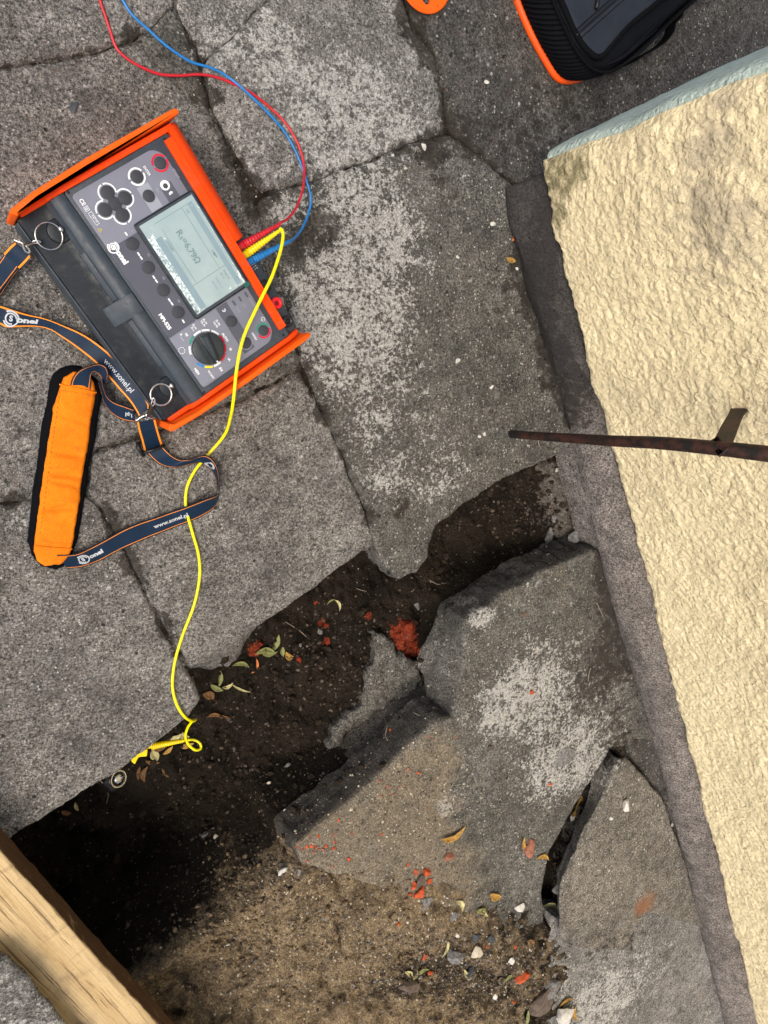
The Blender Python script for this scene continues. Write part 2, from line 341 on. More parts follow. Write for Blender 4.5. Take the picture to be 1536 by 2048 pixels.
def flat_shade_by_angle(o, deg=35):
    me = o.data
    bm = bmesh.new(); bm.from_mesh(me)
    for f in bm.faces: f.smooth = True
    for e in bm.edges:
        if len(e.link_faces) == 2 and e.calc_face_angle(0) > math.radians(deg): e.smooth = False
    bm.to_mesh(me); bm.free(); return o
def smoothline(pts, n=8):
    p = [np.array(x, float) for x in pts]
    if len(p) < 3: return p
    q = [2*p[0]-p[1]]+p+[2*p[-1]-p[-2]]; out = []
    for i in range(1, len(q)-2):
        for k in range(n):
            t = k/n; a, b, c, d = q[i-1], q[i], q[i+1], q[i+2]
            out.append(.5*((2*b)+(-a+c)*t+(2*a-5*b+4*c-d)*t*t+(-a+3*b-3*c+d)*t**3))
    out.append(p[-1]); return out
def tube(pts, rad, seg=10, caps=True):
    pts = [np.array(p, float) for p in pts]; n = len(pts)
    rad = rad if hasattr(rad, '__len__') else [rad]*n
    V = []; Fc = []; up = None
    for i in range(n):
        t = pts[min(i+1, n-1)]-pts[max(i-1, 0)]; t /= (np.linalg.norm(t)+1e-12)
        if up is None:
            up = np.array([0, 0, 1.]) if abs(t[2]) < .9 else np.array([1., 0, 0])
        up = up-up.dot(t)*t; up /= (np.linalg.norm(up)+1e-12); s = np.cross(t, up)
        for k in range(seg):
            a = 2*math.pi*k/seg; V.append(pts[i]+rad[i]*(math.cos(a)*up+math.sin(a)*s))
    for i in range(n-1):
        for k in range(seg):
            k2 = (k+1) % seg; Fc.append((i*seg+k, i*seg+k2, (i+1)*seg+k2, (i+1)*seg+k))
    if caps: Fc.append(tuple(range(seg))[::-1]); Fc.append(tuple((n-1)*seg+k for k in range(seg)))
    return V, Fc
def rounded(poly, r, n=5):
    out = []; m = len(poly); r = r if hasattr(r, '__len__') else [r]*m
    for i in range(m):
        p = np.array(poly[i], float); a = np.array(poly[i-1], float)-p; b = np.array(poly[(i+1) % m], float)-p
        la, lb = np.linalg.norm(a), np.linalg.norm(b); a /= la; b /= lb
        if r[i] <= 0: out.append(tuple(p)); continue
        rr = min(r[i], la*.45, lb*.45)
        p0 = p+a*rr; p1 = p+b*rr
        for k in range(n+1):
            t = k/n; out.append(tuple((1-t)**2*p0+2*t*(1-t)*p+t*t*p1))
    return out
def prism(name, poly, z0, z1, mat, parent=None, bev=0, seg=2, **k):
    bm = bmesh.new(); vs = [bm.verts.new((x, y, z1)) for x, y in poly]; f = bm.faces.new(vs)
    r = bmesh.ops.extrude_face_region(bm, geom=[f]); bot = [v for v in r['geom'] if isinstance(v, bmesh.types.BMVert)]
    for v in bot: v.co.z = z0
    bmesh.ops.recalc_face_normals(bm, faces=bm.faces)
    if bev > 0:
        es = [e for e in bm.edges if all(abs(v.co.z-z1) < 1e-7 for v in e.verts)]
        bmesh.ops.bevel(bm, geom=es, offset=bev, segments=seg, affect='EDGES', profile=.5)
    o = from_bm(name, bm, mat, parent, **k); return flat_shade_by_angle(o, 30)
def disc(name, c, r, z0, z1, mat, parent=None, bev=0, n=32, sx=1, **k):
    return prism(name, [(c[0]+r*sx*math.cos(2*math.pi*i/n), c[1]+r*math.sin(2*math.pi*i/n)) for i in range(n)], z0, z1, mat, parent, bev, **k)
def arc(name, c, r0, r1, a0, a1, z0, z1, mat, parent, n=16, **k):
    p = [(c[0]+r1*math.cos(a0+(a1-a0)*i/n), c[1]+r1*math.sin(a0+(a1-a0)*i/n)) for i in range(n+1)]
    p += [(c[0]+r0*math.cos(a1-(a1-a0)*i/n), c[1]+r0*math.sin(a1-(a1-a0)*i/n)) for i in range(n+1)]
    return prism(name, p, z0, z1, mat, parent, **k)
def text_geo(s, size, bold=0., align='CENTER', shear=0):
    cu = bpy.data.curves.new('t', 'FONT'); cu.body = s; cu.size = size; cu.align_x = align; cu.align_y = 'CENTER'
    cu.offset = bold*size; cu.shear = shear; cu.resolution_u = 3
    o = bpy.data.objects.new('t', cu); COL.objects.link(o)
    me = bpy.data.meshes.new_from_object(o); V = [tuple(v.co) for v in me.vertices]; Fc = [tuple(p.vertices) for p in me.polygons]
    bpy.data.objects.remove(o); bpy.data.meshes.remove(me); bpy.data.curves.remove(cu)
    return V, Fc
def text(name, s, c, size, z, mat, parent, bold=.02, rot=0., align='CENTER', sx=1, shear=0):
    V, Fc = text_geo(s, size, bold, align, shear); ca, sa = math.cos(rot), math.sin(rot)
    V2 = [(c[0]+x*sx*ca-y*sa, c[1]+x*sx*sa+y*ca, z) for x, y, _ in V]
    return mk(name, V2, Fc, mat, parent, smooth=False)

# value noise ---------------------------------------------------------------
def _h(i, j, seed):
    n = (i*374761393+j*668265263+seed*982451653) & 0xffffffff
    n = ((n ^ (n >> 13))*1274126177) & 0xffffffff
    return ((n ^ (n >> 16)) & 0xffff)/65535.0
def vnoise(x, y, seed=0):
    xi = np.floor(x).astype(np.int64); yi = np.floor(y).astype(np.int64); fx = x-xi; fy = y-yi
    fx = fx*fx*(3-2*fx); fy = fy*fy*(3-2*fy)
    return ((_h(xi, yi, seed)*(1-fx)+_h(xi+1, yi, seed)*fx)*(1-fy)+(_h(xi, yi+1, seed)*(1-fx)+_h(xi+1, yi+1, seed)*fx)*fy)*2-1
def fbm(x, y, scale, octs=4, seed=0, gain=.5):
    x = np.asarray(x, float); y = np.asarray(y, float); s = 0; a = 1; t = 0
    for k in range(octs):
        s = s+a*vnoise(x*scale+17.3*k, y*scale-9.1*k, seed+k*13); t += a; a *= gain; scale *= 2.03
    return s/t*1.4
def poly_sd(X, Y, poly):
    p = np.array(poly, float); d = np.full(X.shape, 1e9); ins = np.zeros(X.shape, bool); m = len(p)
    for i in range(m):
        a = p[i]; b = p[(i+1) % m]; e = b-a; wx = X-a[0]; wy = Y-a[1]
        t = np.clip((wx*e[0]+wy*e[1])/(e@e+1e-18), 0, 1); d = np.minimum(d, (wx-t*e[0])**2+(wy-t*e[1])**2)
        c = ((a[1] > Y) != (b[1] > Y)) & (X < (b[0]-a[0])*(Y-a[1])/(b[1]-a[1]+1e-18)+a[0]); ins ^= c
    d = np.sqrt(d); return np.where(ins, -d, d)

# stains: lichen / dirt and darker / dust patches of the ground, as places on it (x, y, radius)
def blob(px, py, r, s, ch, z=0):
    a = P(px, py, z); b = P(px+r, py, z); c = P(px, py+r, z)
    return (a[0], a[1], (np.linalg.norm(b-a)+np.linalg.norm(c-a))/2, s, ch)
BL = []
for px, py, r, s in [(640, 250, 120, .85), (500, 110, 90, .7), (720, 150, 110, .65), (480, 300, 70, .7), (820, 250, 70, .75), (560, 60, 60, .5),
                     (640, 440, 50, .5), (690, 560, 110, .95), (620, 650, 70, .9), (780, 430, 80, .85), (740, 650, 90, .7), (850, 520, 80, .45), (590, 600, 50, .8), (560, 420, 50, .75),
                     (790, 740, 90, .5), (760, 960, 60, .75), (870, 860, 90, .5), (960, 700, 60, .35), (730, 840, 60, .7), (900, 960, 60, .55), (830, 1000, 60, .4),
                     (1150, 1420, 150, .75), (1050, 1360, 80, .7), (1180, 1520, 60, .6), (960, 1230, 34, 1.1), (890, 1612, 30, 1.1), (980, 1430, 60, .6), (1090, 1560, 60, .6),
                     (1270, 1960, 110, .75), (1100, 1960, 50, .8), (1180, 2020, 60, .8), (40, 2010, 60, 1), (30, 1040, 50, .7), (150, 1010, 40, .5), (320, 1280, 40, .5), (600, 1140, 80, .35), (450, 1200, 60, .35), (640, 960, 60, .35),
                     (660, 760, 50, .6), (420, 60, 60, .6), (350, 130, 50, .4), (1010, 900, 60, .4), (690, 330, 60, .7), (1060, 880, 40, .4), (520, 1000, 80, .3), (200, 900, 70, .25), (250, 1400, 90, .2), (80, 300, 90, .15)]:
    BL.append(blob(px, py, r, s, 0))
for px, py, r, s in [(855, 310, 50, .95), (820, 60, 45, .9), (850, 120, 30, .8), (810, 20, 30, .6), (640, 460, 50, .8), (590, 500, 40, .6), (1180, 1370, 70, .85), (1240, 1280, 60, .9), (1210, 1180, 50, .7), (1230, 1480, 60, .8),
                     (800, 1020, 30, .9), (870, 930, 26, .7), (1090, 760, 50, .7), (890, 400, 40, .6), (1010, 300, 110, .5), (1120, 230, 120, .5), (1330, 120, 160, .55), (1030, 550, 60, .55), (1000, 650, 70, .45), (920, 260, 50, .6),  # darker round the case and along the wall foot
                     (385, 90, 26, 1), (250, 70, 30, .7), (430, 190, 22, .9), (510, 400, 40, 1), (470, 330, 26, .8), (490, 470, 26, .8), (600, 730, 40, .5), (640, 840, 26, .6), (740, 1040, 26, .8), (330, 1250, 30, .8), (250, 1130, 34, .8), (215, 1050, 26, .8),
                     (20, 990, 30, .8), (120, 970, 30, .8), (160, 130, 30, .5), (20, 140, 30, .6), (980, 780, 60, .5), (1180, 1880, 50, .6), (1260, 1880, 60, .6), (1150, 2040, 60, .5), (1400, 1900, 40, .4), (1020, 1180, 60, .3), (1000, 1540, 16, .9), (880, 1955, 90, .85), (990, 1990, 70, .8), (1060, 1900, 40, .5), (760, 1990, 60, .5), (640, 460, 60, .5), (930, 560, 60, .35), (860, 700, 60, .35), (980, 860, 40, .3), (60, 420, 60, .25), (240, 1440, 60, .25), (520, 900, 50, .3), (60, 1180, 50, .35), (30, 760, 60, .5), (30, 860, 40, .6)]:
    BL.append(blob(px, py, r, s, 1))
for px, py, r, s in [(620, 1900, 200, 1.1), (800, 1620, 110, .85), (700, 1750, 140, .9), (880, 1500, 60, .6), (900, 1760, 90, .5), (480, 2000, 160, 1), (255, 1560, 50, .55), (130, 1600, 50, .35), (380, 1960, 80, .8), (800, 1900, 140, .6), (1120, 1160, 80, .45), (1000, 1200, 50, .3), (940, 980, 70, .35),
                     (1290, 1620, 60, .35), (1220, 1850, 90, .35), (500, 1800, 70, .6), (560, 1700, 40, .4), (440, 1720, 50, .45), (1000, 1980, 120, .35), (520, 1880, 60, .6), (330, 1880, 60, .3), (900, 2040, 160, .5), (840, 1560, 50, .5), (440, 1330, 40, .4)]:
    BL.append(blob(px, py, r, s, 2))
for jl, r_, s_ in (([(0, 140), (90, 122), (190, 102), (260, 72), (345, 14)], 11, .6), ([(300, 80), (350, 150), (410, 225)], 12, .6), ([(403, 140), (420, 225), (455, 295), (500, 370), (525, 430)], 17, .85), ([(410, 118), (470, 64), (530, 10)], 8, .6), ([(525, 395), (640, 356), (750, 314), (890, 268)], 12, .7),
                   ([(805, 0), (850, 90), (885, 190), (897, 265)], 14, .65), ([(905, 270), (965, 315), (1035, 375)], 12, .7), ([(1036, 380), (1042, 500), (1062, 640), (1110, 760), (1145, 880)], 16, .8), ([(600, 740), (660, 855), (738, 1035)], 13, .7), ([(195, 985), (250, 1095), (300, 1190), (345, 1290), (375, 1345)], 15, .8),
                   ([(0, 1015), (60, 1000), (170, 990), (190, 910), (330, 855)], 12, .7), ([(1190, 1095), (1250, 1280), (1300, 1400), (1345, 1500)], 20, .6), ([(1360, 1640), (1400, 1790), (1460, 2040)], 9, .45)):
    for (ax_, ay_), (bx_, by_) in zip(jl[:-1], jl[1:]):
        n_ = max(2, int(math.hypot(bx_-ax_, by_-ay_)/16))
        for i_ in range(n_):
            t_ = i_/n_; BL.append(blob(ax_+(bx_-ax_)*t_+random.uniform(-4, 4), ay_+(by_-ay_)*t_+random.uniform(-4, 4), r_*random.uniform(.6, 1.4), s_*random.uniform(.4, 1), 1))
BL2 = [blob(*a) for a in [(1275, 1795, 26, 1.1, 0), (1292, 1680, 16, .6, 0), (1400, 1990, 20, .5, 0), (810, 1270, 30, 1.2, 0, -.13), (825, 1310, 20, 1.2, 0, -.13), (515, 1300, 16, 1.1, 0, -.14), (650, 1250, 9, 1.1, 0, -.16), (655, 1285, 10, 1.1, 0, -.16), (740, 1235, 9, .9, 0, -.15), (640, 1210, 10, .7, 0, -.15),
                          (585, 1600, 10, .8, 0, -.2), (622, 1698, 26, .8, 0), (770, 1290, 20, .9, 1, -.13), (790, 1370, 50, 1.2, 1, -.14), (740, 1420, 40, 1.1, 1, -.15), (690, 1480, 30, .9, 1, -.16), (800, 1400, 30, 1., 1, -.14), (1160, 1060, 34, .5, 1, -.05), (1120, 960, 40, .3, 1, -.06), (430, 1300, 30, .7, 1, -.05), (1090, 1010, 40, .4, 1, -.08), (1150, 1000, 40, .45, 1, -.06)]]
def stains(x, y, bl):
    out = np.zeros((len(x), 4), np.float32); out[:, 3] = 1
    for bx, by, r, s, ch in bl: out[:, ch] += s*np.exp(-((x-bx)**2+(y-by)**2)/(r*r))
    return np.clip(out, 0, 1)
def set_stain(o, x, y, extra=None, extra2=None):
    b2_ = BL2 if o.name.startswith('soil') else BL2[:3]
    for nm, bl, ex in (('stain', BL, extra), ('stain2', b2_, extra2)):
        c = stains(x, y, bl)
        if ex is not None: c[:, :3] = np.clip(c[:, :3]+ex, 0, 1)
        at = o.data.color_attributes.new(nm, 'FLOAT_COLOR', 'POINT'); at.data.foreach_set('color', c.ravel())

def slab_mesh(poly, top, thick, res=.004, rnd=.006, edge_amp=.003, edge_scale=40, seed=0, bumpy=.0012, out=None, levels=8, rough_side=.004, rnd_k=1., grow=0.):
    """an irregular slab: its top surface, worn rim and broken sides"""
    p = np.array(poly); x0, y0 = p.min(0)-.02; x1, y1 = p.max(0)+.02
    xs = np.arange(x0, x1, res); ys = np.arange(y0, y1, res); X, Y = np.meshgrid(xs, ys)
    def dist(X, Y): return poly_sd(X, Y, poly)-grow+edge_amp*fbm(X, Y, edge_scale, 4, seed, .6)
    D = dist(X, Y); gy, gx = np.gradient(D, res); gl = np.hypot(gx, gy)+1e-9
    ins = D < 0; cell = ins[:-1, :-1] | ins[1:, :-1] | ins[:-1, 1:] | ins[1:, 1:]
    cell &= (D[:-1, :-1] < res*1.5) & (D[1:, 1:] < res*1.5) & (D[1:, :-1] < res*1.5) & (D[:-1, 1:] < res*1.5)
    D2 = np.where(D > 0, D, 0); X2 = X-D2*gx/gl; Y2 = Y-D2*gy/gl; E = np.maximum(-D, 0)
    use = np.zeros(D.shape, bool); use[:-1, :-1] |= cell; use[1:, :-1] |= cell; use[:-1, 1:] |= cell; use[1:, 1:] |= cell
    idx = -np.ones(D.shape, int); idx[use] = np.arange(use.sum())
    xv = X2[use]; yv = Y2[use]; ev = E[use]; k = np.clip(1-ev/rnd, 0, 1)
    rr = rnd*rnd_k*(.6+.8*np.clip(fbm(xv, yv, 25, 3, seed+5)+.5, 0, 1.5))
    zv = top(xv, yv)-rr*(1-np.sqrt(np.clip(1-k*k, 0, 1)))+bumpy*fbm(xv, yv, 60, 4, seed+9, .6)+bumpy*1.5*fbm(xv, yv, 12, 3, seed+11)
    jj, ii = np.nonzero(cell)
    Q = np.stack([idx[jj, ii], idx[jj, ii+1], idx[jj+1, ii+1], idx[jj+1, ii]], 1)
    ed = np.concatenate([Q[:, [0, 1]], Q[:, [1, 2]], Q[:, [2, 3]], Q[:, [3, 0]]]); key = ed[:, 0].astype(np.int64)*10**7+ed[:, 1]; rk = ed[:, 1].astype(np.int64)*10**7+ed[:, 0]
    bed = ed[~np.isin(key, rk)]
    bv = np.unique(bed); mp = {int(v): i for i, v in enumerate(bv)}; nb = len(bv)
    e_ = .003; sx_ = poly_sd(X+e_, Y, poly)-poly_sd(X-e_, Y, poly); sy_ = poly_sd(X, Y+e_, poly)-poly_sd(X, Y-e_, poly); sl_ = np.hypot(sx_, sy_)+1e-9
    nx = (sx_/sl_)[use][bv]; ny = (sy_/sl_)[use][bv]; bx, by, bz = xv[bv], yv[bv], zv[bv]
    V = [np.stack([xv, yv, zv], 1)]; base = len(xv); Fc = [tuple(q) for q in Q.tolist()]
    o_ = out(bx, by) if out is not None else np.zeros(nb)
    for L in range(1, levels+1):
        t = L/levels
        r = rough_side*fbm(bx*1.2-by*.9, bz-thick*t*1.6, 70, 4, seed+21, .6)*min(1, L/2)
        off = o_*t**.8+r
        V.append(np.stack([bx+nx*off, by+ny*off, bz-thick*t], 1))
    be = [(mp[a], mp[b]) for a, b in bed.tolist()]; bl = bv.tolist()
    for L in range(levels):
        for a, b in be:
            A0 = bl[a] if L == 0 else base+(L-1)*nb+a; B0 = bl[b] if L == 0 else base+(L-1)*nb+b
            Fc.append((B0, A0, base+L*nb+a, base+L*nb+b))
    return np.concatenate(V), Fc
GROUND = []
def slab(px_poly, label, mat, z=0., side=0., tilt=(0, 0), seed=0, thick=.055, cat='paving slab', name='paving_slab', group='concrete paving slabs around the open trench', **k):
    poly = [tuple(P(a, b, z)[:2]) for a, b in px_poly]; c = np.mean(poly, 0)
    top = lambda x, y: z+tilt[0]*(x-c[0])+tilt[1]*(y-c[1])
    V, Fc = slab_mesh(poly, top, thick, seed=seed, grow=k.pop('grow', .0028), **k)
    o = mk(name, V, Fc, mat, recentre=True, label=label, cat=cat, group=group)
    e2 = None
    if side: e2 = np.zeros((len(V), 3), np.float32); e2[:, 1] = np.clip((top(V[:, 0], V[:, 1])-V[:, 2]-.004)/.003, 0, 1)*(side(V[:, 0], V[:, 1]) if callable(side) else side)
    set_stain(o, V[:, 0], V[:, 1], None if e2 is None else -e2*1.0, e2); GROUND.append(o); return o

# ---------------------------------------------------------------- setting: ground and soil
gm = concrete('far_ground', attrs=False)
def ring_plane():
    V = []; Fc = []; n = 24
    xs = [-12, -.55, 2.35, 14]; ys = [-14, -2.55, 1.25, 12]
    for y in ys:
        for x in xs: V.append((x, y, -.02))
    for j in range(3):
        for i in range(3):
            if i == 1 and j == 1: continue
            a = j*4+i; Fc.append((a, a+1, a+5, a+4))
    return V, Fc
V, Fc = ring_plane(); mk('ground', V, Fc, gm, smooth=False, kind='structure')

TR = [(20, 1690), (30, 1668), (230, 1548), (372, 1438), (398, 1400), (378, 1345), (520, 1250), (748, 1086), (762, 1110), (790, 1156), (838, 1140), (856, 1108), (872, 1050), (1000, 962), (1150, 892),
      (1180, 1000), (1200, 1090), (1100, 1130), (935, 1225), (910, 1430), (590, 1688), (600, 1735), (480, 1862), (420, 1900), (300, 1985), (150, 2080), (60, 2000), (-60, 1780)]
TRW = [tuple(P(a, b, 0)[:2]) for a, b in TR]
GAPW = [tuple(P(a, b, 0)[:2]) for a, b in [(1226, 1500), (1250, 1530), (1190, 1640), (1150, 1760), (1140, 1850), (1100, 1850), (1076, 1800), (1090, 1700), (1150, 1600)]]
CT = [(1120, 925, -.05), (1060, 965, -.11), (1000, 1010, -.15), (1150, 990, -.05), (1170, 1075, -.035), (1060, 1085, -.12), (960, 1060, -.17), (900, 1110, -.19), (960, 1140, -.16), (850, 1190, -.16), (800, 1200, -.15), (720, 1150, -.16),
      (600, 1225, -.16), (510, 1270, -.14), (560, 1300, -.165), (700, 1300, -.17), (800, 1290, -.13), (830, 1240, -.12), (790, 1360, -.125), (760, 1420, -.14), (690, 1485, -.17), (830, 1450, -.26), (760, 1510, -.27), (640, 1610, -.30),
      (500, 1400, -.19), (420, 1350, -.12), (440, 1440, -.19), (400, 1490, -.17), (330, 1510, -.12), (270, 1565, -.15), (200, 1610, -.22), (120, 1660, -.36), (200, 1750, -.44), (300, 1650, -.34), (400, 1610, -.28), (500, 1560, -.25),
      (400, 1760, -.24), (300, 1850, -.50), (300, 1750, -.50), (380, 1690, -.32), (500, 1690, -.17), (560, 1760, -.11), (480, 1830, -.10), (400, 1850, -.18), (560, 1690, -.17), (340, 1950, -.30), (430, 1880, -.11), (250, 1900, -.44), (100, 1800, -.45), (150, 1990, -.4),
      (550, 1640, -.22), (450, 1780, -.17), (520, 1790, -.12), (860, 1250, -.12), (840, 1330, -.16), (845, 1400, -.2)]
CTW = [(*P(a, b, z)[:2], z) for a, b, z in CT]
CO = [(700, 1800, .002), (860, 1850, .008), (1000, 1880, .008), (1080, 1900, .008), (1080, 1990, .003), (780, 1815, .006), (700, 1870, -.008), (620, 1780, -.008), (600, 1880, -.03), (500, 1940, -.045), (400, 1990, -.07), (440, 1930, -.06), (500, 1880, -.05), (800, 1950, -.016), (950, 1980, -.014), (560, 2040, -.03), (420, 2040, -.05), (1000, 1900, -.010), (340, 2030, -.08), (900, 1880, -.008)]
COW = [(*P(a, b, z)[:2], z) for a, b, z in CO]
def idw(x, y, ct, p=3.2):
    n = np.zeros(len(x)); s = np.zeros(len(x))
    for cx, cy, z in ct:
        r2 = (x-cx)**2+(y-cy)**2; w_ = np.exp(-r2/.055**2)+.0008/(r2+.01); n += w_*z; s += w_
    return n/s
SOILBARE = [tuple(P(a, b, 0)[:2]) for a, b in [(592, 1716), (700, 1722), (850, 1780), (1000, 1830), (1120, 1850), (1160, 2060), (1100, 2300), (300, 2300), (200, 2050), (420, 1900)]]
INT = [(*P(a, b, z)[:2], r, s_, ch) for a, b, z, r, s_, ch in [(420, 1640, -.29, .05, .45, 2), (400, 1740, -.29, .045, .5, 2), (560, 1500, -.24, .04, .3, 2), (500, 1800, -.2, .06, .95, 2), (455, 1720, -.26, .05, .75, 2), (545, 1700, -.2, .05, .8, 2), (520, 1640, -.26, .04, .5, 2), (380, 1800, -.3, .04, .4, 2), (430, 1860, -.13, .045, .8, 2), (560, 1610, -.3, .04, .25, 2), (300, 1860, -.42, .03, .3, 2), (480, 1640, -.3, .03, .4, 2), (430, 1290, -.06, .03, .5, 2)]]
def soil_z(x, y):
    d = poly_sd(x, y, TRW); d = d+.006*fbm(x, y, 22, 4, 3)
    bare = np.clip(.5-poly_sd(x, y, SOILBARE)/.06, 0, 1)
    zo = -.0042*(1-bare)+idw(x, y, COW)*bare
    zo = zo+(.0015+.004*bare)*fbm(x, y, 35, 5, 31, .6)+bare*.011*fbm(x*.6+y*.8, y*.5-x*.3, 9, 5, 37)-bare*.010*np.clip(1-np.abs(fbm(x*.5+y*.6, y*.5-x*.35, 12, 3, 38))/.18, 0, 1)+bare*.007*np.abs(fbm(x, y, 40, 4, 39))+bare*.002*fbm(x, y, 130, 2, 40)
    zi = idw(x, y, CTW)+.020*fbm(x, y, 11, 5, 41, .55)+.008*fbm(x, y, 50, 4, 43, .6)+.0035*fbm(x, y, 120, 2, 45)
    zi = zi+.012*np.abs(fbm(x*.8+y, y*.8-x, 28, 4, 47))
    lo = -.014*(1-bare)-.002*bare; hi = .014*(1-bare)-.05*bare
    t = np.clip((d-hi)/(lo-hi+1e-9), 0, 1)     # 1 inside the trench
    t = np.where(d < -.0, np.maximum(t, np.clip(-(d)/.05, 0, 1)), t)
    t = np.clip(((.012*(1-bare)+.004*bare)-d)/(.012*(1-bare)+.055*bare+.002), 0, 1); t = t*t*(3-2*t)
    g = np.clip(-poly_sd(x, y, GAPW)/.012+.5, 0, 1)
    return zo*(1-t)+zi*t-.07*g*(1-t)
res = .0045
xs = np.arange(-.55, 2.35, res); ys = np.arange(-2.55, 1.25, res)
# fine where the soil is bare or open, coarse elsewhere
def axis(lo, hi, a, b, fine, coarse):
    return np.concatenate([np.arange(lo, a, coarse), np.arange(a, b, fine), np.arange(b, hi+coarse, coarse)])
xs = axis(-.55, 2.35, -.05, 1.25, .0034, .012); ys = axis(-2.55, 1.25, -1.45, .38, .0034, .012)
xs[-1] = 2.35; ys[-1] = 1.25
X, Y = np.meshgrid(xs, ys); xv = X.ravel(); yv = Y.ravel(); zv = soil_z(xv, yv)
nx_ = len(xs); ny_ = len(ys)
I = np.arange(nx_*ny_).reshape(ny_, nx_)
Q = np.stack([I[:-1, :-1].ravel(), I[:-1, 1:].ravel(), I[1:, 1:].ravel(), I[1:, :-1].ravel()], 1)
me = bpy.data.meshes.new('soil'); me.vertices.add(len(xv)); me.vertices.foreach_set('co', np.stack([xv, yv, zv], 1).ravel())
me.loops.add(Q.size); me.loops.foreach_set('vertex_index', Q.ravel()); me.polygons.add(len(Q)); me.polygons.foreach_set('loop_start', np.arange(0, Q.size, 4)); me.polygons.foreach_set('loop_total', np.full(len(Q), 4))
me.polygons.foreach_set('use_smooth', np.ones(len(Q), bool)); me.update(calc_edges=True); me.validate(); me.materials.append(M_SOIL)
soil = bpy.data.objects.new('soil', me); COL.objects.link(soil); soil['kind'] = 'structure'
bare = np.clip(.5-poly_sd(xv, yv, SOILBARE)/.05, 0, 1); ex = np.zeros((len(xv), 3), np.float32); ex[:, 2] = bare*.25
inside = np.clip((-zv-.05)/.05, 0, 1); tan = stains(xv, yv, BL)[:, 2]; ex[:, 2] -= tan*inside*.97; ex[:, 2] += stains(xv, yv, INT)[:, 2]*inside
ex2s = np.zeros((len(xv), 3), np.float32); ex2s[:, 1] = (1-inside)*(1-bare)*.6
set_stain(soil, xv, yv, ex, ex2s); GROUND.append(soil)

# ---------------------------------------------------------------- setting: paving slabs
slab([(-260, 190), (-40, 146), (90, 128), (190, 108), (270, 84), (334, 152), (398, 228), (428, 236), (455, 302), (490, 378), (524, 430), (560, 560), (596, 735), (470, 800), (330, 850), (185, 900), (170, 985), (40, 1000), (-260, 1010)],
     'large grey concrete paving slab lying under the orange and grey tester', M_CON[0], z=-.001, seed=1)
slab([(-260, -220), (330, -220), (342, -30), (345, 10), (300, 50), (262, 74), (180, 98), (80, 116), (-50, 134), (-260, 176)], 'grey paving slab in the top left corner, above the long joint the red lead crosses', M_CON[0], z=.002, seed=2)
slab([(352, -200), (560, -200), (532, -4), (500, 24), (470, 62), (430, 100), (404, 130), (398, 90), (375, 50), (356, 10)], 'small pale broken slab corner between the blue lead and the diagonal crack', M_CON[1], seed=3, edge_amp=.005)
slab([(275, 80), (302, 56), (345, 20), (366, 52), (388, 92), (396, 128), (404, 150), (425, 230), (400, 225), (335, 148)], 'small mossy wedge of concrete under the crossing of the red and blue leads', M_CON[2], z=.001, seed=4, edge_amp=.006)
slab([(572, -200), (780, -200), (800, -10), (826, 60), (872, 120), (884, 190), (892, 262), (820, 285), (750, 312), (640, 352), (560, 372), (526, 380), (500, 340), (462, 280), (432, 215), (414, 136), (440, 104), (480, 66), (508, 30), (540, 4)],
     'pale lichen covered slab that the red and blue leads curve across', M_CON[1], z=.003, seed=5)
slab([(792, -240), (1900, -240), (1900, 60), (1540, 130), (1290, 220), (1098, 340), (1034, 366), (965, 312), (904, 262), (892, 190), (880, 118), (838, 58), (812, -10)],
     'dark weathered slab under the black case, beside the green plaster', M_CON[3], z=.002, seed=6)
slab([(524, 408), (560, 384), (640, 362), (752, 322), (830, 290), (898, 270), (945, 300), (1026, 372), (1036, 450), (1046, 560), (1080, 660), (1126, 790), (1146, 890), (1100, 915), (1000, 962), (940, 1000), (873, 1050), (862, 1080), (855, 1110), (832, 1146), (800, 1157), (775, 1130), (754, 1088), (742, 1030), (700, 930), (664, 850), (612, 735), (580, 610), (548, 500)],
     'large lichen speckled slab between the tester and the yellow wall, its tongue over the trench', M_CON[2], z=.004, seed=7, edge_amp=.0045, thick=.05)
slab([(600, 748), (655, 852), (690, 935), (732, 1032), (746, 1084), (640, 1164), (520, 1250), (450, 1292), (384, 1332), (342, 1268), (300, 1190), (250, 1090), (202, 1005), (182, 985), (190, 915), (335, 862), (480, 808)],
     'paving slab beneath the strap loop and yellow lead, with a straight edge over the trench', M_CON[0], z=.002, seed=8, out=lambda x, y: .062*np.exp(-((x-P(450, 1298)[0])**2+(y-P(450, 1298)[1])**2)/.055**2)+.03*np.exp(-((x-P(750, 1090)[0])**2+(y-P(750, 1090)[1])**2)/.03**2), rough_side=.007)
slab([(-260, 1022), (20, 1012), (60, 996), (165, 994), (200, 1022), (245, 1104), (290, 1190), (330, 1275), (368, 1342), (392, 1378), (397, 1402), (372, 1436), (300, 1492), (230, 1546), (120, 1612), (34, 1664), (0, 1700), (-300, 1850)],
     'paving slab at the left edge of the trench, above the yellow crocodile clip', M_CON[0], z=.0, seed=9)
